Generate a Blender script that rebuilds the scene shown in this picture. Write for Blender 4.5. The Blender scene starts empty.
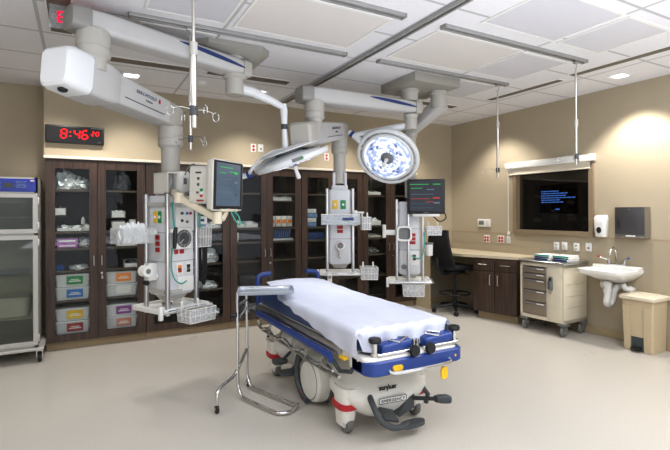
import bpy, bmesh, math, random
from mathutils import Matrix, Vector, Euler
random.seed(7)
SC = bpy.context.scene
COL = SC.collection
PI = math.pi
R = math.radians

# ------------------------------------------------------------------ colour + materials
def lin(h):
    h = h.lstrip('#'); o = []
    for i in (0, 2, 4):
        c = int(h[i:i+2], 16) / 255
        o.append(c / 12.92 if c <= .04045 else ((c + .055) / 1.055) ** 2.4)
    return (*o, 1.0)

def newmat(name):
    m = bpy.data.materials.new(name); m.use_nodes = True
    nt = m.node_tree; nt.nodes.clear()
    out = nt.nodes.new('ShaderNodeOutputMaterial')
    return m, nt, out

def N(nt, t, **kw):
    n = nt.nodes.new(t)
    for k, v in kw.items(): setattr(n, k, v)
    return n

def paint(name, col, rough=.5, metal=0.0, var=.06, scale=14, bump=0.0, stretch=None, spec=.5, emit=None, emit_s=0, coat=0):
    """principled with a soft procedural tone variation"""
    m, nt, out = newmat(name)
    p = N(nt, 'ShaderNodeBsdfPrincipled')
    c = lin(col)
    tc = N(nt, 'ShaderNodeTexCoord'); mp = N(nt, 'ShaderNodeMapping')
    if stretch: mp.inputs['Scale'].default_value = stretch
    nz = N(nt, 'ShaderNodeTexNoise'); nz.inputs['Scale'].default_value = scale; nz.inputs['Detail'].default_value = 4
    rp = N(nt, 'ShaderNodeValToRGB')
    rp.color_ramp.elements[0].position = .3; rp.color_ramp.elements[1].position = .7
    rp.color_ramp.elements[0].color = tuple(x * (1 - var) for x in c[:3]) + (1,)
    rp.color_ramp.elements[1].color = tuple(min(1, x * (1 + var)) for x in c[:3]) + (1,)
    L = nt.links.new
    L(tc.outputs['Object'], mp.inputs['Vector']); L(mp.outputs['Vector'], nz.inputs['Vector'])
    L(nz.outputs['Fac'], rp.inputs['Fac']); L(rp.outputs['Color'], p.inputs['Base Color'])
    p.inputs['Roughness'].default_value = rough; p.inputs['Metallic'].default_value = metal
    p.inputs['Specular IOR Level'].default_value = spec
    if coat: p.inputs['Coat Weight'].default_value = coat
    if emit:
        p.inputs['Emission Color'].default_value = lin(emit); p.inputs['Emission Strength'].default_value = emit_s
    if bump:
        b = N(nt, 'ShaderNodeBump'); b.inputs['Strength'].default_value = bump; b.inputs['Distance'].default_value = .01
        L(nz.outputs['Fac'], b.inputs['Height']); L(b.outputs['Normal'], p.inputs['Normal'])
    L(p.outputs['BSDF'], out.inputs['Surface'])
    return m

def glass(name, tint='#ffffff', refl=.08, rough=.02, haze=0.0):
    m, nt, out = newmat(name); L = nt.links.new
    t = N(nt, 'ShaderNodeBsdfTransparent'); t.inputs['Color'].default_value = lin(tint)
    g = N(nt, 'ShaderNodeBsdfGlossy'); g.inputs['Roughness'].default_value = rough
    fr = N(nt, 'ShaderNodeLayerWeight'); fr.inputs['Blend'].default_value = .35
    mt = N(nt, 'ShaderNodeMath', operation='MULTIPLY_ADD'); mt.inputs[1].default_value = .10; mt.inputs[2].default_value = refl
    mx = N(nt, 'ShaderNodeMixShader')
    L(fr.outputs['Fresnel'], mt.inputs[0]); L(mt.outputs[0], mx.inputs['Fac'])
    L(t.outputs[0], mx.inputs[1]); L(g.outputs[0], mx.inputs[2])
    last = mx
    if haze and name in ('frosted plastic bin', 'clear plastic', 'clear acrylic'):
        d = N(nt, 'ShaderNodeBsdfDiffuse'); d.inputs['Color'].default_value = (.93, .94, .96, 1)
        nz = N(nt, 'ShaderNodeTexNoise'); nz.inputs['Scale'].default_value = 5
        mm = N(nt, 'ShaderNodeMath', operation='MULTIPLY_ADD'); mm.inputs[1].default_value = .12; mm.inputs[2].default_value = haze
        L(nz.outputs['Fac'], mm.inputs[0])
        m2 = N(nt, 'ShaderNodeMixShader'); L(mm.outputs[0], m2.inputs['Fac'])
        L(mx.outputs[0], m2.inputs[1]); L(d.outputs[0], m2.inputs[2]); last = m2
    elif haze:
        d = N(nt, 'ShaderNodeBsdfDiffuse'); d.inputs['Color'].default_value = (.8, .82, .82, 1)
        nz = N(nt, 'ShaderNodeTexNoise'); nz.inputs['Scale'].default_value = 9
        mm = N(nt, 'ShaderNodeMath', operation='MULTIPLY'); mm.inputs[1].default_value = haze * 2
        L(nz.outputs['Fac'], mm.inputs[0])
        m2 = N(nt, 'ShaderNodeMixShader'); L(mm.outputs[0], m2.inputs['Fac'])
        L(mx.outputs[0], m2.inputs[1]); L(d.outputs[0], m2.inputs[2]); last = m2
    L(last.outputs[0], out.inputs['Surface'])
    return m

def glow(name, col, s):
    m, nt, out = newmat(name); e = N(nt, 'ShaderNodeEmission')
    e.inputs['Color'].default_value = lin(col); e.inputs['Strength'].default_value = s
    nt.links.new(e.outputs[0], out.inputs['Surface']); return m

def wood_mat():
    m, nt, out = newmat('dark wood laminate'); L = nt.links.new
    p = N(nt, 'ShaderNodeBsdfPrincipled')
    tc = N(nt, 'ShaderNodeTexCoord'); mp = N(nt, 'ShaderNodeMapping'); mp.inputs['Scale'].default_value = (38, 38, 1.4)
    nz = N(nt, 'ShaderNodeTexNoise'); nz.inputs['Scale'].default_value = 1.6; nz.inputs['Detail'].default_value = 6
    rp = N(nt, 'ShaderNodeValToRGB'); e = rp.color_ramp.elements
    e[0].position = .32; e[0].color = lin('#2b201a'); e[1].position = .68; e[1].color = lin('#523d31')
    L(tc.outputs['Object'], mp.inputs[0]); L(mp.outputs[0], nz.inputs['Vector']); L(nz.outputs['Fac'], rp.inputs[0])
    L(rp.outputs[0], p.inputs['Base Color']); p.inputs['Roughness'].default_value = .42
    L(p.outputs[0], out.inputs[0]); return m

def ceiling_mat():
    m, nt, out = newmat('white ceiling tile grid'); L = nt.links.new
    p = N(nt, 'ShaderNodeBsdfPrincipled'); p.inputs['Roughness'].default_value = .85
    tc = N(nt, 'ShaderNodeTexCoord'); sx = N(nt, 'ShaderNodeSeparateXYZ'); L(tc.outputs['Object'], sx.inputs[0])
    def line(sock, off, per, w):
        a = N(nt, 'ShaderNodeMath', operation='SUBTRACT'); L(sock, a.inputs[0]); a.inputs[1].default_value = off - w / 2
        b = N(nt, 'ShaderNodeMath', operation='DIVIDE'); L(a.outputs[0], b.inputs[0]); b.inputs[1].default_value = per
        f = N(nt, 'ShaderNodeMath', operation='FRACT'); L(b.outputs[0], f.inputs[0])
        l = N(nt, 'ShaderNodeMath', operation='LESS_THAN'); L(f.outputs[0], l.inputs[0]); l.inputs[1].default_value = w / per
        return l.outputs[0]
    mx = N(nt, 'ShaderNodeMath', operation='MAXIMUM')
    L(line(sx.outputs['X'], -.265 - 12.2, 1.22, .024), mx.inputs[0]); L(line(sx.outputs['Y'], 4.19 - 12.1, .605, .024), mx.inputs[1])
    nz = N(nt, 'ShaderNodeTexNoise'); nz.inputs['Scale'].default_value = 220; nz.inputs['Detail'].default_value = 3
    L(tc.outputs['Object'], nz.inputs['Vector'])
    rp = N(nt, 'ShaderNodeValToRGB'); rp.color_ramp.elements[0].position = .3; rp.color_ramp.elements[1].position = .6
    rp.color_ramp.elements[0].color = lin('#d6d6d9'); rp.color_ramp.elements[1].color = lin('#e4e4e8')
    L(nz.outputs['Fac'], rp.inputs[0])
    mc = N(nt, 'ShaderNodeMix', data_type='RGBA'); L(mx.outputs[0], mc.inputs['Factor'])
    L(rp.outputs[0], mc.inputs['A']); mc.inputs['B'].default_value = lin('#b6b6b8')
    L(mc.outputs['Result'], p.inputs['Base Color'])
    b = N(nt, 'ShaderNodeBump'); b.inputs['Strength'].default_value = .15; b.inputs['Distance'].default_value = .01
    L(mx.outputs[0], b.inputs['Height']); L(b.outputs[0], p.inputs['Normal'])
    L(p.outputs[0], out.inputs[0]); return m

def floor_mat():
    m, nt, out = newmat('polished beige floor'); L = nt.links.new
    p = N(nt, 'ShaderNodeBsdfPrincipled')
    tc = N(nt, 'ShaderNodeTexCoord')
    nz = N(nt, 'ShaderNodeTexNoise'); nz.inputs['Scale'].default_value = 130; nz.inputs['Detail'].default_value = 3
    n2 = N(nt, 'ShaderNodeTexNoise'); n2.inputs['Scale'].default_value = 1.2
    L(tc.outputs['Object'], nz.inputs['Vector']); L(tc.outputs['Object'], n2.inputs['Vector'])
    rp = N(nt, 'ShaderNodeValToRGB'); rp.color_ramp.elements[0].position = .35; rp.color_ramp.elements[1].position = .65
    rp.color_ramp.elements[0].color = lin('#bcb7ae'); rp.color_ramp.elements[1].color = lin('#cbc6bd')
    L(nz.outputs['Fac'], rp.inputs[0]); L(rp.outputs[0], p.inputs['Base Color'])
    mr = N(nt, 'ShaderNodeMapRange'); mr.inputs['To Min'].default_value = .24; mr.inputs['To Max'].default_value = .36
    L(n2.outputs['Fac'], mr.inputs[0]); L(mr.outputs[0], p.inputs['Roughness'])
    p.inputs['Specular IOR Level'].default_value = .4
    L(p.outputs[0], out.inputs[0]); return m

M = {}
M['wood'] = wood_mat()
M['ceil'] = ceiling_mat()
M['floor'] = floor_mat()
M['wall'] = paint('tan wall paint', '#aea28c', .75, var=.015, scale=3)
M['wall_shaded'] = paint('tan wall paint shaded', '#a39273', .8, var=.015, scale=3)  # same wall paint, with the alcove's shade put into a darker colour
M['wains'] = paint('tan wall lower panel', '#a99d87', .6, var=.015, scale=3)
M['rail'] = paint('tan chair rail', '#a8967b', .5, var=.02)
M['base'] = paint('tan baseboard', '#a79678', .5, var=.02)
M['wsteel'] = paint('satin pale steel', '#bcbab4', .38, .25, .03, 8)
M['trim'] = paint('cream ledge trim', '#d9d2c4', .5, var=.02)
M['toe'] = paint('tan toe kick', '#a08c6d', .6, var=.03)
M['inside'] = paint('dark cabinet interior', '#3b322c', .6, var=.05)
M['shelf'] = paint('cabinet shelf', '#574a40', .5, var=.05)
M['cabglass'] = glass('cabinet glass', '#f4f6f5', .012)
M['clear'] = glass('clear plastic', '#e9eef0', .10, .1, .16)
M['frost'] = glass('frosted plastic bin', '#f2f5f7', .05, .2, .68)
M['nickel'] = paint('brushed nickel', '#c9c7c2', .3, 1, .04, 40)
M['chrome'] = paint('chrome', '#dcdcdc', .1, 1, .02, 20)
M['steel'] = paint('stainless steel', '#b4b3b0', .33, 1, .05, 30, stretch=(1, 1, 12))
M['alu'] = paint('aluminium rail', '#cfd0d2', .28, .9, .03, 30)
M['traym'] = paint('satin steel tray', '#aeb6c2', .35, .35, .04, 8)
M['track'] = paint('grey track metal', '#a6a6a5', .4, .45, .04, 20)
M['trackd'] = paint('track slot shadow', '#3c3c3d', .6, .2, .04, 20)
M['boom'] = paint('warm white boom enamel', '#bcbcbc', .35, 0, .02, 6)
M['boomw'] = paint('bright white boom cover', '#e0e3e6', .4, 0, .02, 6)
M['boomg'] = paint('grey boom end cap', '#8f8e8b', .45, 0, .03, 6)
M['boomj'] = paint('pale joint collar', '#b2b0aa', .4, 0, .02, 6)
M['boomc'] = paint('grey ceiling cover', '#9b9992', .5, 0, .02, 6)
M['dsteel'] = paint('dark brushed steel', '#77777a', .3, .85, .05, 30, stretch=(1, 12, 1))
M['acryl'] = glass('clear acrylic', '#f4f5f5', .05, .1, .16)
M['stripe'] = paint('blue stripe', '#26396f', .4, 0, .03)
M['consolew'] = paint('pale console enamel', '#d2d4d8', .35, 0, .02, 6)
M['white'] = paint('white plastic', '#e2e2df', .4, 0, .02, 10)
M['offwhite'] = paint('off white plastic', '#cccac2', .45, 0, .03, 10)
M['cream'] = paint('cream plastic', '#d6cdb8', .5, 0, .03, 10)
M['beige'] = paint('beige plastic', '#c2b294', .55, 0, .03, 10)
M['drawer'] = paint('taupe drawer front', '#85796a', .5, 0, .03, 10)
M['black'] = paint('black plastic', '#1a1b1d', .45, 0, .05, 10)
M['dgrey'] = paint('dark grey plastic', '#44484b', .5, 0, .05, 10)
M['mgrey'] = paint('mid grey plastic', '#77797a', .5, 0, .04, 10)
M['rubber'] = paint('black rubber', '#222222', .7, 0, .06, 20)
M['wheel'] = paint('grey wheel', '#6d6c6a', .6, 0, .06, 20)
M['red'] = paint('red plastic', '#b3232a', .45, 0, .04)
M['yellow'] = paint('yellow plastic', '#e3b81f', .45, 0, .04)
M['green'] = paint('green plastic', '#1f8a4c', .45, 0, .04)
M['teal'] = paint('teal tubing', '#3fa292', .4, 0, .04)
M['orange'] = paint('orange label', '#ee8a22', .55, 0, .04)
M['blue'] = paint('blue label', '#2f74c0', .5, 0, .04)
M['purple'] = paint('purple label', '#8c3f96', .5, 0, .04)
M['crimson'] = paint('dark red label', '#9c2b33', .5, 0, .04)
M['salmon'] = paint('pink label', '#cf8a7a', .5, 0, .04)
M['pink'] = paint('violet box card', '#b05bb8', .5, 0, .06)
M['navy'] = paint('navy mattress vinyl', '#24406f', .4, 0, .05, 8)
M['bedblue'] = paint('blue bed bumper', '#284284', .35, 0, .03, 8)
M['bedwhite'] = paint('white bed shell', '#e3e1d9', .32, 0, .02, 8)
M['sheet'] = paint('white cotton sheet', '#cbcfde', .85, 0, .03, 5, bump=.25)
M['paper'] = paint('white paper', '#e8e8e4', .8, 0, .03, 10)
M['wrap'] = paint('white crinkled plastic wrap', '#e6e9eb', .35, 0, .14, 24, bump=.8)
M['bluewrap'] = paint('blue wrapped packs', '#7f9cc8', .5, 0, .25, 30, bump=.4)
M['mesh'] = paint('black mesh fabric', '#1e1e20', .8, 0, .2, 90, bump=.2)
M['porcelain'] = paint('white porcelain', '#eeeeea', .12, 0, .01, 4, coat=.4)
M['fabric'] = paint('window blind fabric', '#cfc6b4', .8, 0, .03, 40)
M['bronze'] = paint('taupe window frame', '#8a7a64', .45, 0, .03, 8)
M['counter'] = paint('beige laminate worktop', '#c9bda4', .4, 0, .05, 60)
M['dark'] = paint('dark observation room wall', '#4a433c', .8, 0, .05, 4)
M['winglass'] = glass('window glass', '#c4c4c0', .03, .01)
M['screen'] = paint('monitor screen glass', '#3a444f', .12, 0, .3, 5, emit='#70808f', emit_s=.4)
M['screend'] = paint('dark monitor screen', '#171a20', .12, 0, .2, 6, emit='#4a5568', emit_s=.10)
M['tvscreen'] = paint('dark television screen', '#0b0d12', .2, 0, .1, 6)
M['tvtext'] = glow('blue screen text', '#5f93ff', 1.5)
M['led'] = glow('red led digits', '#ff1d22', 2.6)
M['led2'] = glow('red exit letters', '#ff1744', 1.3)
M['ledoff'] = paint('dark clock face', '#17161a', .35, 0, .05)
M['trg'] = glow('green trace', '#49d66a', .9); M['trr'] = glow('red trace', '#e0503c', .9); M['trw'] = glow('white trace', '#a9b8c8', .5); M['trb'] = glow('cyan trace', '#5f96b8', .45)
M['downlight'] = glow('downlight lens', '#f4f6ff', 5)
M['lens'] = glow('surgical lamp reflector glow', '#eef3ff', 1.05)
M['lens2'] = paint('surgical lamp facet', '#b4c1e2', .15, .6, .3, 22, emit='#9fb2e2', emit_s=.6)
M['lensd'] = paint('surgical lamp dark facet', '#7f90bd', .2, .5, .3, 22, emit='#7f93c8', emit_s=.25)
M['panelb'] = paint('frosted light panel', '#cdcdd3', .6, 0, .02, 120)
M['panelc'] = paint('smooth cream ceiling panel', '#d8d4d1', .7, 0, .015, 160)
M['ventd'] = paint('vent slot dark', '#6f675f', .7, 0, .06, 12)
M['warmblue'] = paint('blue control panel', '#24389a', .35, 0, .05)
M['smokeg'] = glass('warmer door glass', '#e3e6e0', .03, .03, 0)
M['bin_grey'] = paint('grey interior', '#b8b5a8', .5, 0, .05)

# ------------------------------------------------------------------ mesh builder
class MB:
    def __init__(s, T=None):
        s.bm = bmesh.new(); s.T = T or Matrix.Identity(4)
    def _fin(s, verts, T=None):
        bmesh.ops.transform(s.bm, matrix=s.T @ (T or Matrix.Identity(4)), verts=verts)
    def box(s, c, d, rot=None, bev=0, seg=2, T=None):
        tmp = bmesh.new(); bmesh.ops.create_cube(tmp, size=1)
        bmesh.ops.scale(tmp, vec=Vector(d), verts=tmp.verts)
        if bev > 0:
            bmesh.ops.bevel(tmp, geom=list(tmp.edges), offset=min(bev, min(d) * .49), segments=seg, profile=.5, affect='EDGES')
        X = Matrix.Translation(Vector(c)) @ (rot.to_matrix().to_4x4() if rot else Matrix.Identity(4))
        bmesh.ops.transform(tmp, matrix=s.T @ (T or Matrix.Identity(4)) @ X, verts=tmp.verts)
        s._merge(tmp); return s
    def _merge(s, tmp):
        me = bpy.data.meshes.new('tmp'); tmp.to_mesh(me); tmp.free()
        s.bm.from_mesh(me); bpy.data.meshes.remove(me)
    def span(s, a, b, **k):
        c = [(a[i] + b[i]) / 2 for i in range(3)]; d = [abs(b[i] - a[i]) for i in range(3)]
        return s.box(c, d, **k)
    def cyl(s, p0, p1, r0, r1=None, n=18, cap=True):
        p0, p1 = Vector(p0), Vector(p1); r1 = r0 if r1 is None else r1
        ax = (p1 - p0).normalized()
        u = ax.orthogonal().normalized(); v = ax.cross(u)
        a = []; b = []
        for i in range(n):
            t = 2 * PI * i / n; q = u * math.cos(t) + v * math.sin(t)
            a.append(s.bm.verts.new(s.T @ (p0 + q * r0))); b.append(s.bm.verts.new(s.T @ (p1 + q * r1)))
        for i in range(n): s.bm.faces.new((a[i], a[(i+1) % n], b[(i+1) % n], b[i]))
        if cap:
            if r0 > 1e-5: s.bm.faces.new(a[::-1])
            if r1 > 1e-5: s.bm.faces.new(b)
        return s
    def rings(s, rings, cap=True, closed=True):
        """loft a list of equal-length point rings"""
        vs = [[s.bm.verts.new(s.T @ Vector(p)) for p in r] for r in rings]
        n = len(vs[0])
        for a, b in zip(vs, vs[1:]):
            for i in range(n if closed else n - 1):
                j = (i + 1) % n
                try: s.bm.faces.new((a[i], a[j], b[j], b[i]))
                except ValueError: pass
        if cap and closed:
            s.bm.faces.new(vs[0][::-1]); s.bm.faces.new(vs[-1])
        return s
    def tube(s, pts, r, n=10, closed=False, rad=None, sm=0):
        P = [Vector(p) for p in pts]
        if sm: P = smooth_path(P, sm, closed)
        m = len(P); rg = []
        t0 = (P[1] - P[0]).normalized(); u = t0.orthogonal().normalized()
        for i, p in enumerate(P):
            if closed: t = (P[(i+1) % m] - P[i-1]).normalized()
            else: t = (P[min(i+1, m-1)] - P[max(i-1, 0)]).normalized()
            u = (u - t * u.dot(t))
            u = u.normalized() if u.length > 1e-6 else t.orthogonal().normalized()
            v = t.cross(u); rr = rad[i] if rad else r
            rg.append([p + (u * math.cos(2*PI*k/n) + v * math.sin(2*PI*k/n)) * rr for k in range(n)])
        if closed: rg.append(rg[0]); s.rings(rg, cap=False)
        else: s.rings(rg)
        return s
    def lathe(s, prof, base=(0, 0, 0), n=28, axis='Z', sx=1, sy=1):
        b = Vector(base); rg = []
        for r, z in prof:
            ring = []
            for k in range(n):
                t = 2*PI*k/n; q = Vector((r*math.cos(t)*sx, r*math.sin(t)*sy, z))
                if axis == 'X': q = Vector((q.z, q.x, q.y))
                elif axis == 'Y': q = Vector((q.x, q.z, q.y))
                ring.append(b + q)
            rg.append(ring)
        return s.rings(rg)
    def prism(s, poly, z0, z1, axis='Z'):
        def q(p, z):
            if axis == 'Z': return Vector((p[0], p[1], z))
            if axis == 'X': return Vector((z, p[0], p[1]))
            return Vector((p[0], z, p[1]))
        return s.rings([[q(p, z0) for p in poly], [q(p, z1) for p in poly]])
    def ball(s, c, r, sc=(1, 1, 1), n=16):
        c = Vector(c); rg = []
        for i in range(1, n // 2):
            ph = PI * i / (n // 2)
            rg.append([c + Vector((math.sin(ph)*math.cos(2*PI*k/n)*sc[0], math.sin(ph)*math.sin(2*PI*k/n)*sc[1], -math.cos(ph)*sc[2])) * r for k in range(n)])
        return s.rings(rg)
    def quad(s, pts):
        s.bm.faces.new([s.bm.verts.new(s.T @ Vector(p)) for p in pts]); return s
    def blob(s, c, d, seed=0, amp=.25, sub=2):
        """crumpled lump (plastic wraps, packs)"""
        rnd = random.Random(seed); tmp = bmesh.new(); bmesh.ops.create_icosphere(tmp, subdivisions=sub, radius=.5)
        for v in tmp.verts:
            k = 1 + rnd.uniform(-amp, amp); v.co = Vector((v.co.x * d[0] * k, v.co.y * d[1] * k, v.co.z * d[2] * k))
            if v.co.z < -d[2] * .3: v.co.z = -d[2] * .3
        bmesh.ops.transform(tmp, matrix=s.T @ Matrix.Translation(Vector(c) - Vector((0, 0, -d[2]*.3))), verts=tmp.verts)
        s._merge(tmp); return s
    def build(s, name, mat, parent=None, smooth=True, ang=32):
        bmesh.ops.recalc_face_normals(s.bm, faces=s.bm.faces)
        me = bpy.data.meshes.new(name); s.bm.to_mesh(me); s.bm.free()
        me.materials.append(mat if not isinstance(mat, str) else M[mat])
        if smooth:
            me.polygons.foreach_set('use_smooth', [True] * len(me.polygons))
            me.set_sharp_from_angle(angle=R(ang))
        o = bpy.data.objects.new(name, me); COL.objects.link(o)
        if parent: o.parent = parent
        return o

def smooth_path(P, k, closed=False):
    out = []; m = len(P)
    for i in range(m if closed else m - 1):
        p0 = P[i-1] if (closed or i > 0) else P[0]; p1 = P[i]; p2 = P[(i+1) % m]; p3 = P[(i+2) % m] if (closed or i + 2 < m) else p2
        for j in range(k):
            t = j / k
            out.append(.5 * ((2*p1) + (p2-p0)*t + (2*p0-5*p1+4*p2-p3)*t*t + (3*p1-p0-3*p2+p3)*t**3))
    if not closed: out.append(P[-1])
    return out

def rrect(w, h, r, n=4):
    """rounded rectangle outline centred on the origin"""
    o = []; r = min(r, w/2*.999, h/2*.999)
    for cx, cy, a0 in ((w/2-r, h/2-r, 0), (-w/2+r, h/2-r, 90), (-w/2+r, -h/2+r, 180), (w/2-r, -h/2+r, 270)):
        for i in range(n + 1):
            a = R(a0 + 90*i/n); o.append((cx + r*math.cos(a), cy + r*math.sin(a)))
    return o

def frame(p, x, up=(0, 0, 1)):
    """matrix at p whose X runs along x"""
    x = Vector(x).normalized(); z = Vector(up); y = z.cross(x).normalized(); z = x.cross(y)
    m = Matrix((x, y, z)).transposed().to_4x4(); m.translation = Vector(p); return m

def tag(o, label=None, cat=None, group=None, kind=None):
    if label: o['label'] = label
    if cat: o['category'] = cat
    if group: o['group'] = group
    if kind: o['kind'] = kind
    return o

def thing(name, label, cat, loc=(0, 0, 0), rz=0, group=None):
    o = bpy.data.objects.new(name, None); o.empty_display_size = .1; COL.objects.link(o)
    o.location = loc; o.rotation_euler = (0, 0, rz)
    return tag(o, label, cat, group)

def inv(root):
    return (Matrix.Translation(root.location) @ root.rotation_euler.to_matrix().to_4x4()).inverted()

def W(root):
    """builder that takes world coordinates and lands in root's space"""
    return MB(inv(root))

def struct(name, mb, mat, parent=None):
    o = mb.build(name, mat, parent, smooth=False)
    if not parent: o['kind'] = 'structure'
    return o

def kids(o): return [c for c in bpy.data.objects if c.parent == o]
def dup(o, parent=None):
    c = o.copy(); COL.objects.link(c)
    if parent: c.parent = parent
    for ch in kids(o): dup(ch, c)
    return c

def text(s, size, mat, T, name, parent=None, depth=.0008, shear=0, space=1.0):
    """lettering mesh lying in T's XY plane, centred"""
    cu = bpy.data.curves.new('lettering', 'FONT'); cu.body = s; cu.size = size; cu.extrude = depth
    cu.align_x = 'CENTER'; cu.align_y = 'CENTER'; cu.shear = shear; cu.space_character = space; cu.resolution_u = 2
    t = bpy.data.objects.new('lettering', cu); COL.objects.link(t)
    dg = bpy.context.evaluated_depsgraph_get(); me = bpy.data.meshes.new_from_object(t.evaluated_get(dg))
    bpy.data.objects.remove(t); bpy.data.curves.remove(cu)
    me.transform(T); me.materials.clear(); me.materials.append(M[mat] if isinstance(mat, str) else mat)
    o = bpy.data.objects.new(name, me); COL.objects.link(o)
    if parent: o.parent = parent
    return o

def facing(p, n, up=(0, 0, 1)):
    """matrix at p with Z along n, X to the right as seen from the front"""
    z = Vector(n).normalized(); x = Vector(up).cross(z).normalized(); y = z.cross(x)
    m = Matrix((x, y, z)).transposed().to_4x4(); m.translation = Vector(p); return m
# ------------------------------------------------------------------ the room
ZC, YW, YC, XR = 2.83, 5.653, 5.60, 5.27
CX0, CW, CZ = -.325, .965, 2.0            # storage wall: left end, unit width, height
CX1 = CX0 + 5 * CW
b = MB(); b.span((-3.0, -2.6, -.1), (8.2, 6.4, 0)); struct('floor', b, 'floor')
b = MB(); b.span((-3.0, -2.6, ZC), (8.2, 6.4, ZC + .1)); struct('ceiling', b, 'ceil')
b = MB(); b.span((-.335, YW, CZ + .03), (CX1, YW + .12, ZC)); b.span((CX1, YW, 1.135), (XR, YW + .12, ZC)); struct('wall_back', b, 'wall')
b = MB(); b.span((CX1 + .005, YW - .006, 0), (XR, YW + .12, 1.1355)); struct('wall_back_lower', b, 'wains')
b = MB(); b.span((-3.0, 6.02, 0), (-.335, 6.14, ZC)); struct('wall_alcove', b, 'wall')
b = MB(); b.span((-.335, YW + .12, CZ + .03), (-.30, 6.14, ZC)); b.span((-.335, 6.12, 0), (CX1, 6.24, ZC)); struct('wall_return', b, 'wall_shaded')
b = MB(); b.span((-3.1, -2.6, 0), (-3.0, 6.14, ZC)); struct('wall_left', b, 'wall')
WY0, WY1, WZ0, WZ1 = 3.275, 4.42, 1.135, 2.0
b = MB()
b.span((XR, -2.6, 1.135), (XR + .14, WY0, ZC)); b.span((XR, WY1, 1.135), (XR + .14, YW + .12, ZC))
b.span((XR, WY0, WZ1), (XR + .14, WY1, ZC)); struct('wall_right', b, 'wall')
b = MB(); b.span((XR - .006, -2.6, 0), (XR + .14, YW, 1.1355)); struct('wall_right_lower', b, 'wains')
b = MB(); b.span((XR - .008, -2.6, 1.124), (XR + .0, WY0 - .04, 1.137)); b.span((XR - .008, WY1 + .04, 1.124), (XR, YW, 1.137)); struct('trim_1', b, 'rail')
b = MB(); b.span((XR - .02, -2.6, 0), (XR - .004, 3.95, .095), bev=.006); struct('baseboard_right', b, 'base')
b = MB(); b.span((CX1 + .01, YW - .02, 0), (XR - .01, YW - .004, .095), bev=.006); struct('baseboard_back', b, 'base')
b = MB(); b.span((CX0 - .012, YC - .022, CZ + .004), (CX1 + .01, YW + .02, CZ + .034), bev=.004); struct('trim_2', b, 'trim')

# observation window with the dark room behind it
b = MB(); f = .055
b.span((XR - .035, WY0, WZ0), (XR + .10, WY0 + f, WZ1)); b.span((XR - .035, WY1 - f, WZ0), (XR + .10, WY1, WZ1))
b.span((XR - .035, WY0 + f, WZ0), (XR + .10, WY1 - f, WZ0 + f)); b.span((XR - .035, WY0 + f, WZ1 - f), (XR + .10, WY1 - f, WZ1))
win = struct('window_1', b, 'bronze')
b = MB(); b.span((XR + .045, WY0 + f, WZ0 + f), (XR + .052, WY1 - f, WZ1 - f)); o = b.build('pane', 'winglass', win, False)
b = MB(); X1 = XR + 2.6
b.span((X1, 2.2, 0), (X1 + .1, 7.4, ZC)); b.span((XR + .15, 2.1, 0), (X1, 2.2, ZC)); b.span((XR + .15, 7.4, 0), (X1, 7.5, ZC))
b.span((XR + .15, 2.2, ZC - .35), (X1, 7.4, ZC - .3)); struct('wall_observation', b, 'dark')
tv = thing('television', 'dark television showing blue lines of text, seen through the observation window', 'television', (XR + 1.15, 4.57, 1.63))
b = MB(); b.box((0, 0, 0), (.05, .64, .47), bev=.01); b.build('casing', 'black', tv)
b = MB(); b.span((-.03, -.30, -.215), (-.026, .30, .215)); b.build('screen', 'tvscreen', tv, False)
b = MB(); rr = random.Random(3)
for r in range(6):
    z = .11 - r * .034; y = .27
    end = (-.03, -.18, -.12, -.27, -.02, -.1)[r]
    while y > end:
        w = rr.uniform(.02, .07); b.span((-.033, y - w, z), (-.031, y, z + .017)); y -= w + .012
b.span((-.033, -.05, -.17), (-.031, .02, -.15))
b.build('screen_text', 'tvtext', tv, False)
for k, (y, z, c, lab) in enumerate(((3.62, 1.37, 'mgrey', 'pale paper notice seen through the window, left of the pair behind the glass'), (3.36, 1.39, 'mgrey', 'pale paper notice seen through the window, close to its right jamb'))):
    b = MB(); b.box((XR + 1.0, y + .18, z), (.006, .14, .16)); b.box((XR + 1.02, y + .18, z), (.03, .16, .18), bev=.004); tag(b.build('paper_notice', c), lab, 'notice')
dk = thing('desk_lamp', 'small black desk lamp seen through the lower right of the window', 'lamp', (XR + .75, 3.78, 1.10))
b = MB(); b.lathe([(.001, 0), (.055, 0), (.055, .012), (.001, .014)]); b.build('base', 'black', dk)
b = MB(); b.cyl((0, 0, .01), (0, 0, .12), .008); b.build('stem', 'black', dk)
b = MB(); b.lathe([(.02, .1), (.05, .17), (.045, .17), (.012, .11)]); b.build('lamp_shade', 'black', dk)
b = MB(); b.span((XR + .3, 2.6, 1.06), (XR + .95, 5.0, 1.10), bev=.005)
for y in (2.7, 4.9): b.span((XR + .5, y - .03, 0), (XR + .8, y + .03, 1.06))
tag(b.build('ledge_desk', 'dark'), 'dark desk ledge beyond the observation window', 'desk')

bl = thing('roller_blind', 'raised roller blind with pale cassette above the observation window', 'blind', (XR - .04, 3.885, 2.03))
b = MB(); b.box((0, 0, .035), (.078, 1.27, .085), bev=.012); b.build('cassette', 'white', bl)
b = MB(); b.span((-.004, -.58, -.085), (.0, .58, 0)); b.build('blind_fabric', 'fabric', bl, False)
b = MB(); b.cyl((-.004, -.58, -.088), (-.004, .58, -.088), .009); b.build('hem_bar', 'fabric', bl)
b = MB(); b.cyl((.0, .605, .0), (.0, .605, -.88), .004); b.box((.01, .605, -.9), (.03, .03, .05), bev=.006); b.build('pull_chain', 'white', bl)

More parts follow.
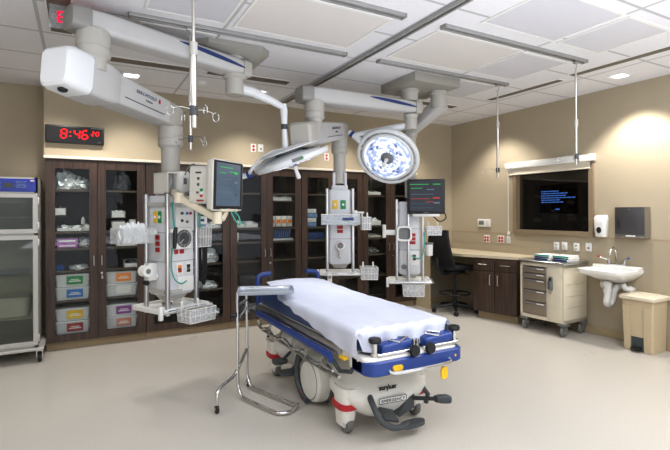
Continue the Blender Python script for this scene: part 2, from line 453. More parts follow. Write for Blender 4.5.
# ------------------------------------------------------------------ ceiling fittings
def slot(x0, y0, x1, y1, label):
    t = thing('slot_vent', label, 'air vent', ((x0+x1)/2, (y0+y1)/2, ZC), 0, 'recessed slot vents in the ceiling')
    w, d = x1 - x0, y1 - y0
    b = MB(); b.box((0, 0, -.003), (w, d, .004)); b.build('slot', 'ventd', t, False)
    b = MB(); e = .012
    for sx in (-1, 1): b.box((sx * (w/2 + e/2), 0, -.004), (e, d + 2*e, .008))
    for sy in (-1, 1): b.box((0, sy * (d/2 + e/2), -.004), (w, e, .008))
    b.build('frame', 'white', t, False)
slot(-.195, 4.55, .98, 4.69, 'long recessed slot vent above the digital clock')
slot(1.10, 4.53, 1.96, 4.67, 'recessed slot vent behind the left ceiling boom cover')
slot(3.05, 4.55, 4.36, 4.69, 'recessed slot vent near the back right ceiling corner')
slot(4.41, 3.13, 4.51, 4.12, 'recessed slot vent beside the rail above the blind')
slot(4.36, 1.60, 4.46, 2.98, 'recessed slot vent toward the right wall, nearest the camera')
slot(-.195, 3.45, -.055, 4.13, 'recessed slot vent at the left, behind the red exit sign')
slot(-.195, 2.2, -.055, 3.35, 'recessed slot vent at the upper left edge of the ceiling')

def ceil_panel(x0, y0, x1, y1, mat, nm, label, cat, grp):
    t = thing(nm, label, cat, ((x0+x1)/2, (y0+y1)/2, ZC), 0, grp)
    w, d = x1 - x0, y1 - y0; e = .02
    b = MB(); b.box((0, 0, -.003), (w, d, .005)); b.build('diffuser' if nm == 'ceiling_light' else 'sheet', mat, t, False)
    b = MB()
    for sx in (-1, 1): b.box((sx * (w/2 + e/2), 0, -.004), (e, d + 2*e, .009))
    for sy in (-1, 1): b.box((0, sy * (d/2 + e/2), -.004), (w, e, .009))
    b.build('frame', 'white', t, False)
ceil_panel(2.60, 1.89, 3.37, 2.44, 'panelb', 'ceiling_light', 'large frosted ceiling light panel nearest the camera on the right', 'ceiling light', 'frosted ceiling light panels')
ceil_panel(3.46, 1.89, 3.98, 2.44, 'panelb', 'ceiling_light', 'small frosted ceiling light panel at the upper right', 'ceiling light', 'frosted ceiling light panels')
ceil_panel(3.40, 2.76, 3.98, 3.36, 'panelb', 'ceiling_light', 'frosted ceiling light panel between the two right rails', 'ceiling light', 'frosted ceiling light panels')
ceil_panel(.40, 2.76, .92, 3.36, 'panelb', 'ceiling_light', 'frosted ceiling light panel above the left hanging pole', 'ceiling light', 'frosted ceiling light panels')
ceil_panel(.40, 3.64, .92, 4.15, 'panelb', 'ceiling_light', 'frosted ceiling light panel left of the left boom cover', 'ceiling light', 'frosted ceiling light panels')
ceil_panel(3.56, 3.64, 4.05, 4.2, 'panelb', 'ceiling_light', 'frosted ceiling light panel right of the square boom cover', 'ceiling light', 'frosted ceiling light panels')
ceil_panel(1.02, 2.74, 1.96, 3.38, 'panelc', 'ceiling_panel', 'smooth cream ceiling panel left of the long ceiling rail', 'ceiling panel', 'cream ceiling panels')
ceil_panel(2.42, 2.74, 3.33, 3.38, 'panelc', 'ceiling_panel', 'smooth cream ceiling panel right of the long ceiling rail', 'ceiling panel', 'cream ceiling panels')

def track(p, q, label, cat='ceiling rail', grp='ceiling rails', ends=True):
    p, q = Vector((*p, ZC)), Vector((*q, ZC)); t = thing('ceiling_rail', label, cat, (p + q) / 2, math.atan2(q.y-p.y, q.x-p.x), grp)
    L_ = (q - p).length
    b = MB(); b.box((0, -.022, -.014), (L_, .018, .028), bev=.003); b.box((0, .022, -.014), (L_, .018, .028), bev=.003); b.box((0, 0, -.003), (L_, .06, .006)); b.build('channel', 'track', t)
    b = MB(); b.box((0, 0, -.008), (L_ - .02, .026, .006)); b.build('channel_slot', 'trackd', t, False)
    if ends:
        for s in (-1, 1): b = MB(); b.box((s * (L_/2 + .008), 0, -.014), (.016, .064, .032), bev=.004); b.build('end_cap', 'boomg', t)
track((.31, 3.51), (2.03, 3.51), 'grey ceiling rail crossing behind the left hanging poles')
track((.31, 2.63), (2.0, 2.63), 'grey ceiling rail at the top edge, left of the long diagonal one')
track((2.40, 3.51), (4.06, 3.51), 'grey ceiling rail carrying the pole left of the window')
track((2.385, 2.63), (4.08, 2.63), 'grey ceiling rail carrying the pole before the window')
track((2.2, 1.7), (2.24, 5.45), 'long grey ceiling rail running from front to back between the booms', ends=False)

def downlight(x, y, label):
    t = thing('downlight', label, 'downlight', (x, y, ZC), 0, 'square recessed downlights')
    b = MB(); e = .02
    for sx in (-1, 1): b.box((sx * .085, 0, -.005), (e, .19, .01))
    for sy in (-1, 1): b.box((0, sy * .085, -.005), (.15, e, .01))
    b.build('frame', 'white', t, False)
    b = MB(); b.box((0, 0, -.003), (.13, .10, .004)); b.build('lens', 'downlight', t, False)
downlight(4.86, 2.75, 'square downlight in the ceiling near the right wall')
downlight(4.2, 5.06, 'square downlight in the back right part of the ceiling')
downlight(1.80, 5.09, 'square downlight above the middle of the storage wall')
downlight(.45, 5.09, 'square downlight behind the left lift arm')
sm = thing('smoke_detector', 'small round white ceiling sensor behind the left hanging poles', 'smoke detector', (1.13, 5.02, ZC))
b = MB(); b.lathe([(.001, 0), (.06, 0), (.055, -.02), (.03, -.032), (.001, -.033)]); b.build('body', 'white', sm)

ex = thing('exit_sign', 'red lettered exit sign hanging by the left boom end cap', 'exit sign', (-.03, 3.60, 2.745))
b = MB(); b.box((0, 0, .085), (.30, .03, .02), bev=.004); b.build('bracket', 'boomg', ex)
b = MB(); b.box((0, 0, 0), (.30, .006, .15)); b.build('pane', 'clear', ex, False)
text('EXIT', .11, 'led2', facing((0, -.005, 0), (0, -1, 0)), 'lettering', ex)

# wall clock
ck = thing('wall_clock', 'black digital wall clock with red figures above the storage cabinets', 'clock', (-.05, YW - .025, 2.265))
b = MB(); b.box((0, 0, 0), (.545, .05, .185), bev=.008); b.build('casing', 'black', ck)
b = MB(); b.box((0, -.0255, 0), (.51, .002, .15)); b.build('face', 'ledoff', ck, False)
SEG = {'0': 'abcdef', '2': 'abged', '4': 'fgbc', '6': 'afgedc', '8': 'abcdefg'}
def digit(b, ch, x, z, w, h, t):
    P = {'a': (0, h/2, 1), 'g': (0, 0, 1), 'd': (0, -h/2, 1), 'f': (-w/2, h/4, 0), 'b': (w/2, h/4, 0), 'e': (-w/2, -h/4, 0), 'c': (w/2, -h/4, 0)}
    for s in SEG[ch]:
        px, pz, hor = P[s]; sl = pz * .12
        if hor: poly = [(-w/2+t*.6, 0), (-w/2+t, t/2), (w/2-t, t/2), (w/2-t*.6, 0), (w/2-t, -t/2), (-w/2+t, -t/2)]
        else:
            q = h / 2; poly = [(0, q/2-t*.3), (t/2, q/2-t*.8), (t/2, -q/2+t*.8), (0, -q/2+t*.3), (-t/2, -q/2+t*.8), (-t/2, q/2-t*.8)]
        b.prism([(x + px + sl + a, z + pz + c) for a, c in poly], -.0285, -.0262, 'Y')
for ch, x in (('8', -.105), ('4', .015), ('6', .09)): b = MB(); digit(b, ch, x, .005, .05, .092, .013); b.build('hour_digit', 'led', ck, False)
for z in (.028, -.018): b = MB(); b.box((-.045, -.0275, z), (.012, .002, .012)); b.build('colon_dot', 'led', ck, False)
for ch, x in (('2', .165), ('0', .207)): b = MB(); digit(b, ch, x, .022, .026, .044, .007); b.build('second_digit', 'led', ck, False)
b = MB(); b.box((.2, -.0275, .078), (.11, .002, .007)); b.build('face_mark', 'mgrey', ck, False)
b = MB(); b.box((.225, -.0275, -.07), (.03, .002, .006)); b.build('face_mark', 'mgrey', ck, False)

# wall plates on the back wall and the right wall
def plate(axis, a, z, w, h, label, kind, cat='outlet', name='wall_outlet'):
    if axis == 'Y': loc, n = (a, YW, z), (0, -1, 0)
    elif axis == 'YL': loc, n = (a, YW - .006, z), (0, -1, 0)
    else: loc, n = (XR - .006, a, z), (-1, 0, 0)
    t = thing(name, label, cat, loc, 0); F_ = facing((0, 0, 0), n)
    b = MB(F_); b.box((0, 0, .004), (w, h, .008), bev=.003); b.build('cover_plate', 'white', t)
    b = MB(F_)
    if kind == 'red1':
        for dz in (-.022, .022): b.lathe([(.001, .0105), (.017, .0105), (.017, .006), (.001, .006)], (0, dz, 0), 14)
        b.build('socket', 'red', t)
    elif kind == 'red2':
        for dx in (-.024, .024):
            for dz in (-.022, .022): b.box((dx, dz, .009), (.034, .032, .006), bev=.006)
        b.build('socket', 'red', t)
    elif kind == 'sw': b.box((0, .005, .01), (.028, .05, .008), bev=.003); b.box((0, -.018, .013), (.02, .01, .006)); b.build('rocker_switch', 'offwhite', t)
    elif kind == 'data': b.box((0, -.01, .009), (.02, .018, .004)); b.build('socket', 'dgrey', t)
    elif kind == 'duplex':
        for dz in (-.02, .02): b.box((0, dz, .009), (.032, .027, .005), bev=.006)
        b.build('socket', 'offwhite', t)
        b = MB(F_)
        for dz in (-.02, .02):
            for dx in (-.006, .006): b.box((dx, dz, .012), (.003, .011, .002))
        b.build('socket_slots', 'dgrey', t, False)
plate('Y', 1.925, 2.257, .07, .105, 'white wall outlet with two red sockets on the back wall', 'red1')
plate('Y', 2.022, 2.26, .07, .10, 'white data plate right of the red outlet on the back wall', 'data', 'wall plate', 'data_plate')
plate('Y', 2.975, 2.20, .07, .10, 'red socket outlet behind the tip of the left surgical light', 'red1')
plate('YL', 5.11, 1.06, .075, .115, 'red socket outlet on the back wall beside the chair', 'red1')
plate('X', 4.91, 1.036, .105, .105, 'white plate with four red sockets below the thermostat', 'red2')
plate('X', 4.646, 1.04, .115, .105, 'white plate with four red sockets below the window corner', 'red2')
plate('X', 4.51, 1.04, .065, .105, 'white light switch plate beside the four red sockets', 'sw', 'switch', 'light_switch')
plate('X', 3.766, .998, .075, .105, 'leftmost white outlet below the window', 'duplex')
plate('X', 3.656, 1.005, .075, .10, 'white blank switch plate below the window, second from left', 'sw', 'switch', 'light_switch')
plate('X', 3.498, 1.002, .075, .10, 'white duplex outlet below the window, third from left', 'duplex')
plate('X', 3.344, 1.01, .075, .10, 'white wall plate below the right corner of the window', 'data', 'wall plate', 'data_plate')
th = thing('thermostat', 'white wall thermostat with grey display left of the window', 'thermostat', (XR, 4.954, 1.268))
b = MB(); b.box((-.014, 0, 0), (.036, .235, .115), bev=.008); b.build('casing', 'white', th)
b = MB(); b.box((-.033, .04, .005), (.003, .10, .062), bev=.001); b.build('display', 'mgrey', th)
b = MB()
for z in (.025, 0, -.025): b.box((-.033, -.07, z), (.004, .03, .014), bev=.001)
b.build('button', 'offwhite', th)
# ------------------------------------------------------------------ storage wall: five glazed cabinets
SH = [.155, .514, .825, 1.064, 1.241, 1.688]          # shelf top heights (first = cabinet floor)
D0, D1 = YC, 6.08
cab = thing('storage_cabinet', 'dark wood glazed storage cabinet at the left end below the digital clock', 'cabinet', (CX0, YC, 0), 0, 'glazed storage cabinets')
w, dp, t = CW, D1 - D0, .02
b = MB()
b.span((.002, .024, .085), (t, dp, CZ)); b.span((w - t, .024, .085), (w - .002, dp, CZ)); b.span((t, .024, CZ - .03), (w - t, dp, CZ)); b.span((t, .024, .085), (w - t, dp, .15))
b.build('carcass', 'wood', cab, False)
b = MB(); b.span((t, dp - .015, .1), (w - t, dp, CZ - .02)); b.build('back_panel', 'inside', cab, False)
b = MB(); b.span((.002, .07, 0), (w - .002, dp, .085)); b.build('toe_kick', 'toe', cab, False)
for z in SH[1:]:
    b = MB(); b.span((t, .045, z - .022), (w - t, dp - .015, z)); b.build('shelf', 'shelf', cab, False)
for s_, x0 in ((0, .004), (1, w / 2 + .002)):
    x1 = x0 + w / 2 - .006; g0, g1 = ((x0 + .085, x1 - .078) if s_ == 0 else (x0 + .078, x1 - .085)); z0, z1, gz0, gz1 = .09, CZ - .004, .168, 1.905
    b = MB(); b.span((x0, 0, z0), (g0, .022, z1)); b.span((g1, 0, z0), (x1, .022, z1)); b.span((g0, 0, z0), (g1, .022, gz0)); b.span((g0, 0, gz1), (g1, .022, z1))
    d = b.build('door', 'wood', cab, False)
    b = MB(); b.span((g0, .009, gz0), (g1, .013, gz1)); b.build('pane', 'cabglass', d, False)
    hx = x1 - .036 if s_ == 0 else x0 + .036
    b = MB(); b.tube([(hx, .001, .875), (hx, -.028, .877), (hx, -.03, .925), (hx, -.028, .973), (hx, .001, .975)], .0055, 8); b.build('handle', 'nickel', d)
    if s_ == 1: b = MB(); b.cyl((hx, 0, .79), (hx, -.01, .79), .011); b.build('lock', 'nickel', d)
labs = ['', 'dark wood glazed storage cabinet directly behind the left equipment console', 'dark wood glazed storage cabinet behind the left surgical light, third from left',
        'dark wood glazed storage cabinet behind the middle equipment console', 'dark wood glazed storage cabinet at the right end behind the rightmost console']
for i in range(1, 5):
    c = dup(cab); c.location.x = CX0 + i * CW; c['label'] = labs[i]
# keys hanging from the first cabinet
b = MB(); kx = CX0 + w/2 + .038; b.tube([(kx, YC - .011, .785), (kx, YC - .016, .77), (kx + .004, YC - .013, .755)], .0025, 6); b.box((kx + .004, YC - .012, .742), (.016, .003, .03), bev=.001)
tag(b.build('cabinet_key', 'nickel'), 'small key hanging in the lock of the leftmost cabinet', 'key')

# ---- contents
def bin_(x, z, w, h, lab_mat, label, kind='frost', lid=True):
    t = thing('storage_bin', label, 'storage bin', (x, YC + .23, z), 0, 'labelled clear storage bins')
    b = MB(); d_ = .34; T_ = .006
    rg = []
    for (sx, zz) in ((.92, 0), (1, h)):
        rg.append([(px * sx, py * sx, zz) for px, py in rrect(w, d_, .02)])
    for (sx, zz) in ((.96, h), (.9, T_)):
        rg.append([(px * sx, py * sx, zz) for px, py in rrect(w, d_, .02)])
    b.rings(rg); b.build('tub', kind, t)
    if lid:
        b = MB(); b.box((0, 0, h + .004), (w * 1.03, d_ * 1.03, .012), bev=.004); b.build('lid', 'frost', t)
    b = MB()
    for k in range(3):
        q = MB
        b.blob(((-.25 + .25 * k) * w, .02, h * .08), (w * .42, d_ * .7, h * .75), int(x * 1000 + k + z * 70), .18)
    b.build('contents', 'wrap', t)
    b = MB(); b.box((w * .06, -d_/2 - .003, h * .56), (w * .46, .003, h * .70)); pl = b.build('label_card', lab_mat, t, False)
    b = MB(); b.box((w * .06, -d_/2 - .0052, h * .62), (w * .24, .001, h * .06)); b.build('text_line', 'paper', pl, False)
    b = MB(); b.box((w * .06, -d_/2 - .0052, h * .48), (w * .34, .001, h * .09)); b.build('text_line', 'paper', pl, False)
xa, xb = CX0 + .245, CX0 + .72
bin_(xa, SH[1] + .138, .33, .125, 'green', 'clear storage bin with green label in the leftmost cabinet')
bin_(xa, SH[1], .33, .122, 'blue', 'clear storage bin with blue label under the green labelled bin')
bin_(xb, SH[1] + .138, .33, .125, 'orange', 'clear storage bin with orange label in the leftmost cabinet')
bin_(xb, SH[1], .33, .122, 'paper', 'clear storage bin with white label under the orange labelled bin')
bin_(xa, SH[0] + .135, .33, .122, 'yellow', 'clear storage bin with yellow label low in the leftmost cabinet')
bin_(xa, SH[0], .33, .12, 'crimson', 'clear storage bin with dark red label under the yellow labelled bin')
bin_(xb, SH[0] + .135, .33, .122, 'purple', 'clear storage bin with purple label low in the leftmost cabinet')
bin_(xb, SH[0], .33, .12, 'salmon', 'clear storage bin with pink label under the purple labelled bin')

def pile(x, y, z, d, mat, label, name='supply_bag', cat='supplies', n=3, seed=1, grp=None):
    b = MB(); rr = random.Random(seed)
    # one crumpled bag
    b.blob((x, y, z), d, seed, .3, 3)
    o = b.build(name, mat, ang=20); tag(o, label, cat, grp); return o
def card_box(x, y, z, d, mat, label, name='supply_box', cat='box', rz=0, grp=None, stripe=None):
    t = thing(name, label, cat, (x, y, z), rz, grp)
    b = MB(); b.box((0, 0, d[2]/2), d, bev=.003); b.build('carton', mat, t)
    if stripe: b = MB(); b.box((0, -d[1]/2 - .001, d[2]*.5), (d[0]*.8, .002, d[2]*.35)); b.build('printed_band', stripe, t, False)
    return t
def tray(x, y, z, w, d, h, mat, label, name='supply_tray', fill='wrap', grp=None, seed=0, front=.6):
    t = thing(name, label, 'tray', (x, y, z), 0, grp); e = .006
    b = MB(); b.span((-w/2, -d/2, 0), (w/2, d/2, e)); b.span((-w/2, d/2 - e, 0), (w/2, d/2, h)); b.span((-w/2, -d/2, 0), (w/2, -d/2 + e, h * front))
    for s_ in (-1, 1): b.prism([(-d/2, 0), (d/2, 0), (d/2, h), (-d/2, h * front)], s_ * w/2 - e/2, s_ * w/2 + e/2, 'X')
    b.build('tray_body', mat, t, False)
    if fill:
        for k in range(max(1, int(w / .1))):
            n = max(1, int(w / .1)); b = MB(); b.blob((-w/2 + (k + .5) * w / n, 0, e), (w / n * .9, d * .75, h * 1.25), seed * 10 + k, .25, 2); b.build('packet', fill, t)
    return t
yf = YC + .17
pile(xa - .06, yf, SH[5], (.20, .2, .26), 'wrap', 'white crinkled bag heap on the top shelf, leftmost cabinet, left side', seed=3)
pile(xa + .07, yf, SH[5], (.20, .2, .17), 'wrap', 'lower white crinkled bag on the top shelf, leftmost cabinet, right of the taller heap', seed=4)
pile(xb + .02, yf + .06, SH[5], (.16, .16, .24), 'mgrey', 'dark grey crinkled bag on the top shelf of the leftmost cabinet', seed=9)
tray(xa - .02, yf, SH[4], .24, .2, .06, 'white', 'long white supply tray on the fourth shelf, leftmost cabinet', seed=1)
tray(xa - .12, yf, SH[4] + .17, .11, .2, .085, 'white', 'small white open bin stacked above the long white tray', name='open_bin', seed=2, front=.9)
b = MB(); b.box((xa - .12, yf + .03, SH[4] + .16), (.012, .012, .32)); b.span((xa - .18, yf - .1, SH[4] + .155), (xa - .06, yf + .1, SH[4] + .17)); tag(b.build('bin_riser', 'inside'), 'dark riser carrying the small white bin in the leftmost cabinet', 'stand')
tray(xa + .13, yf, SH[4], .07, .2, .07, 'white', 'narrow white supply tray beside the long white tray', seed=5)
b = MB(); b.lathe([(.001, 0), (.02, 0), (.02, .055), (.009, .065), (.009, .08), (.001, .08)], (xa + .10, yf - .02, SH[4] + .075)); tag(b.build('supply_bottle', 'white'), 'small white bottle on the narrow tray in the leftmost cabinet', 'bottle')
tray(xb - .03, yf, SH[4], .13, .2, .11, 'white', 'deep white open bin on the fourth shelf, right door of leftmost cabinet', name='open_bin', seed=6, front=.9)
tray(xb - .03, yf, SH[4] + .14, .13, .2, .085, 'white', 'white open bin stacked on the deep white bin, leftmost cabinet', name='open_bin', seed=7, front=.9)
card_box(xb + .12, yf, SH[4], (.065, .1, .12), 'white', 'upright white carton with pink band, leftmost cabinet', stripe='salmon')
for k in range(2): card_box(xa - .05, yf, SH[3] + k * .052, (.19, .2, .048), 'pink', ('lower', 'upper')[k] + ' violet carton of the pair in the leftmost cabinet', stripe='paper')
pile(xa + .12, yf, SH[3], (.12, .2, .10), 'white', 'small white bundle right of the violet cartons', 'supply_bundle', seed=12)
tray(xb + .06, yf - .02, SH[3], .22, .2, .10, 'white', 'wide white supply tray on the third shelf, behind the clear bag bin', seed=8)
pile(xa - .12, yf, SH[2], (.09, .14, .07), 'blue', 'small blue pouch on the second shelf of the leftmost cabinet', 'supply_pouch', seed=14)
pile(xa + .06, yf, SH[2], (.18, .2, .065), 'wrap', 'flat white crumpled pouch beside the blue pouch', 'supply_pouch', seed=15)
tray(xb + .10, yf - .03, SH[2], .14, .18, .08, 'white', 'white open bin holding dark instruments, leftmost cabinet', name='open_bin', fill='dgrey', seed=9)

# cabinet two (behind the left console)
x2 = CX0 + CW
pile(x2 + .25, yf + .05, SH[5], (.2, .2, .2), 'mgrey', 'dark bundle on the top shelf behind the left console column', 'supply_bundle', seed=21)
tray(x2 + .72, yf, SH[4], .3, .2, .08, 'white', 'white supply tray on the fourth shelf behind the left monitor', seed=22)
pile(x2 + .70, yf, SH[2], (.26, .24, .22), 'wrap', 'white wrapped bundle behind the hanging black cords', 'wrapped_bundle', seed=24)
pile(x2 + .70, yf, SH[1] - .0, (.28, .24, .1), 'wrap', 'low white wrapped pack on the lower shelf right of the left console', 'wrapped_pack', seed=25)
pile(x2 + .70, yf, SH[0], (.30, .26, .16), 'wrap', 'white wrapped pack at the bottom right of the second cabinet', 'wrapped_pack', seed=26)
card_box(x2 + .22, yf, SH[2], (.24, .2, .16), 'offwhite', 'pale carton on the second shelf behind the left console')

# cabinet three
x3 = CX0 + 2 * CW
tray(x3 + .14, yf, SH[4], .14, .2, .09, 'white', 'white tray of wrapped packs right of the left monitor', fill='wrap', seed=31)
tray(x3 + .30, yf, SH[4], .16, .2, .085, 'white', 'white tray of wrapped packs left of the twin cabinet handles', fill='wrap', seed=32)
card_box(x3 + .12, yf, SH[3] - .0, (.05, .1, .12), 'white', 'small white carton left of the dark lower box, third cabinet')
card_box(x3 + .26, yf, SH[1], (.24, .24, .12), 'black', 'black equipment case on a lower shelf of the third cabinet', 'equipment_case', 'case')
tray(x3 + .70, yf, SH[5] - .10, .30, .2, .085, 'white', 'white tray of bagged items, topmost below the left surgical light', fill='wrap', seed=33)
b = MB(); b.span((x3 + .53, yf - .1, SH[5] - .112), (x3 + .9, yf + .2, SH[5] - .10)); tag(b.build('extra_shelf', 'shelf'), 'thin extra shelf carrying the topmost white tray in the third cabinet', 'shelf')
for k in range(4):
    t = card_box(x3 + .585 + k * .082, yf, SH[4] + .008, (.07, .18, .14), 'white', ('first', 'second', 'third', 'fourth')[k] + ' of four white orange-banded cartons in the third cabinet', stripe='orange', grp='white cartons with orange bands')
tray(x3 + .72, yf, SH[3] - .02 + .02, .30, .2, .05, 'white', 'white tray of blue packets below the orange-banded cartons', fill=None)
for k in range(9):
    b = MB(); b.box((x3 + .60 + k * .03, yf, SH[3] + .085), (.012, .13, .15), rot=Euler((0, R(8), 0)), bev=.002)
    tag(b.build('blue_packet', 'bluewrap'), 'thin blue packet standing in the white tray of the third cabinet', 'packet', 'blue packets in the tray')
pile(x3 + .28, yf, SH[0], (.3, .26, .14), 'mgrey', 'grey folded bundle on the floor of the third cabinet', 'folded_bundle', seed=37)

# cabinet four (behind the middle console)
x4 = CX0 + 3 * CW
for k in range(4):
    card_box(x4 + .16, yf, SH[4] + k * .062, (.19 if k != 2 else .22, .2, .056), 'bluewrap' if k % 2 == 0 else 'white', ('lowest', 'second', 'third', 'top')[k] + ' flat pack of the blue and white stack left of the middle console', 'flat_pack', 'pack', grp='blue and white flat packs')
card_box(x4 + .2, yf, SH[0], (.2, .2, .28), 'cream', 'cream carton at the bottom of the fourth cabinet, left of the middle console')
card_box(x4 + .22, yf, SH[3], (.3, .2, .1), 'navy', 'dark blue pack on the third shelf of the fourth cabinet', 'flat_pack', 'pack')
tray(x4 + .72, yf, SH[5], .3, .2, .05, 'white', 'white tray on the top shelf right of the middle console', fill='wrap', seed=43)
tray(x4 + .72, yf, SH[4], .3, .2, .09, 'white', 'white tray on the fourth shelf right of the middle console', fill='wrap', seed=44)
pile(x4 + .74, yf, SH[2], (.22, .2, .15), 'mgrey', 'grey bundle on the second shelf right of the middle console', 'supply_bundle', seed=45)
# cabinet five
x5 = CX0 + 4 * CW
tray(x5 + .22, yf, SH[5], .27, .2, .07, 'white', 'white tray of small packs on the top shelf, rightmost cabinet', fill='wrap', seed=51)
tray(x5 + .22, yf, SH[4], .27, .2, .11, 'white', 'white tray of packs on the fourth shelf, rightmost cabinet', fill='wrap', seed=52)
tray(x5 + .22, yf, SH[3], .27, .2, .05, 'offwhite', 'low pale tray on the third shelf, rightmost cabinet', fill='wrap', seed=53)
pile(x5 + .22, yf, SH[2], (.25, .2, .11), 'mgrey', 'grey pack on the second shelf of the rightmost cabinet', 'supply_bundle', seed=54)
card_box(x5 + .7, yf, SH[1], (.3, .24, .14), 'black', 'black case low in the rightmost cabinet behind the console', 'equipment_case', 'case')
# ------------------------------------------------------------------ ceiling booms
def rot_z(a): return Matrix.Rotation(a, 4, 'Z')
def arm_mesh(b, p, q, w, h, w2=None, h2=None, r=.03, bulge=0):
    """rounded beam between two points (w across, h high)"""
    p, q = Vector(p), Vector(q); F_ = frame(p, q - p); L_ = (q - p).length; w2 = w2 or w; h2 = h2 or h
    rg = []
    for i in range(13):
        t = i / 12; k = 1 + bulge * math.sin(PI * t); e = 1 if 0 < i < 12 else .93
        ww, hh = (w + (w2 - w) * t) * e, (h + (h2 - h) * t) * k * e
        rg.append([F_ @ Vector((t * L_, y, z)) for y, z in rrect(ww, hh, r)])
    b.rings(rg); return F_, L_

def horizontal_arm(root, pe, pp, cap='boomg'):
    """big upper arm: pe free end over the joint, pp pivot end under the ceiling cover"""
    b = W(root); pe, pp = Vector(pe), Vector(pp); F_, L_ = arm_mesh(b, pe, pp, .19, .15, .19, .13, .035)
    a = b.build('upper_arm', 'boom', root)
    b = MB(inv(root) @ F_); rg = []
    for x, k in ((-.012, .7), (-.005, .9), (.03, .97), (.10, 1.03), (.105, 1.0)): rg.append([(x - .10 + .0, y * .2 * k, z * .155 * k) for y, z in rrect(1, 1, .25)])
    b.rings(rg); b.build('end_cap', cap, root)
    b = MB(inv(root) @ F_); b.rings([[(L_ - .01 + x, y * .196 * k, z * .14 * k) for y, z in rrect(1, 1, .2)] for x, k in ((0, 1), (.06, 1), (.085, .93), (.09, .8))]); b.build('pivot_cap', 'boomj', root)
    # long blue crescent on the side
    for s in (-1,):
        b = MB(inv(root) @ F_); n = 18; up_, lo = [], []
        for i in range(n + 1):
            t = i / n; x = L_ - .60 + .60 * t; z0 = .035 - .045 * t
            up_.append((x, z0 + .020 * math.sin(PI * t) ** .7 + .003)); lo.append((x, z0 - .010 * math.sin(PI * t) ** .7))
        b.prism(up_ + lo[::-1], s * .088, s * .0985, 'Y'); b.build('blue_accent', 'stripe', a)
    return a

def lift_arm(root, p, q, label=None, short=False):
    """motor housing at p, sloping beam to the head joint q"""
    p, q = Vector(p), Vector(q); F_ = frame(p, q - p); L_ = (q - p).length; kx = .88 if short else 1.0
    m = W(root); m.T = inv(root) @ F_
    m.rings([[(x, y * .25 * k * kx, z * .26 * k * kx + dz) for y, z in rrect(1, 1, .18)] for x, k, dz in ((-.20, .78, 0), (-.185, .92, 0), (-.15, 1, 0), (-.02, 1.02, 0))]); m.build('motor_cover', 'boomw' if not short else 'boomj', root)  # long arm's end cover coloured brighter, as if lit from the left
    m = MB(inv(root) @ F_); m.rings([[(x, y * .25 * k * kx, z * .26 * k * kx + dz) for y, z in rrect(1, 1, .12)] for x, k, dz in ((-.018, 1.0, 0), (.14, 1.0, 0), (.20, .93, .0), (.235, .85, .005))]); m.build('motor_housing', 'boom', root)
    m = MB(inv(root) @ F_); m.rings([[(x, y * .205 * k, z * h + dz) for y, z in rrect(1, 1, .1)] for x, k, h, dz in ((.2, 1, .215, .0), (L_ * .5, .98, .20, .0), (L_ - .16, .95, .185, 0), (L_ - .10, .95, .185, 0))]); a = m.build('lift_beam', 'boom', root)
    m = MB(inv(root) @ F_); m.box(((L_ + .12) / 2, -.1015, -.045), (L_ - .45, .004, .006)); m.build('beam_seam', 'dgrey', a, False)
    m = MB(inv(root) @ F_); m.rings([[(x, y * .20 * k, z * h) for y, z in rrect(1, 1, .2)] for x, k, h in ((L_ - .10, 1, .19), (L_, 1, .195), (L_ + .07, .96, .17), (L_ + .10, .8, .11))]); m.build('beam_end', 'boomj', root)
    T = inv(root) @ F_ @ facing((L_ * .57, -.1025, .035), (0, -1, 0))
    text('BERCHTOLD', .034, 'stripe', T, 'lettering', a, shear=.15, space=1.15)
    text('Teletom', .022, 'dgrey', inv(root) @ F_ @ facing((L_ * .57 + .03, -.1025, -.002), (0, -1, 0)), 'lettering', a)
    m = MB(inv(root) @ F_); m.box((L_ * .57 + .145, -.1025, .035), (.018, .003, .03), bev=.001); m.build('red_emblem', 'red', a)
    m = MB(inv(root) @ F_); m.ball((-.14, -.02, -.135), .03, (1, 1, .6)); m.build('brake_knob', 'black', root)
    return F_

def column(root, x, y, z0, z1, r=.072, name='joint_column'):
    """joint: collar above, narrower tube below, z0 < z1"""
    b = W(root); b.lathe([(.001, z1), (r * 1.3, z1), (r * 1.32, z1 - .02), (r * 1.32, z1 - .10), (r * 1.26, z1 - .105), (r * 1.26, z1 - .11), (r * 1.32, z1 - .115), (r * 1.32, z1 - .16), (r * 1.05, z1 - .18), (r, z1 - .19), (r, z0), (.001, z0)], (x, y, 0), 30); return b.build(name, 'boomj', root)

def outlet_strip(root, T, cols, dz, name, parent):
    """small raised coloured gas / power plates on a console face; T sits on the face, X right, Y up, Z out"""
    for i, (x, z, w, h, m) in enumerate(cols):
        b = MB(T); b.box((x, z, .004), (w, h, .008), bev=.002); o = b.build(name, m, parent)
        if m in ('yellow', 'green'):
            b = MB(T); b.lathe([(.001, .013), (.013, .013), (.015, .006), (.001, .006)], (x, z, 0), 12); b.build('gas_port', 'white', o)
        else:
            b = MB(T); b.box((x, z, .0085), (w * .55, h * .12, .002)); b.build('socket_slot', 'black', o, False)

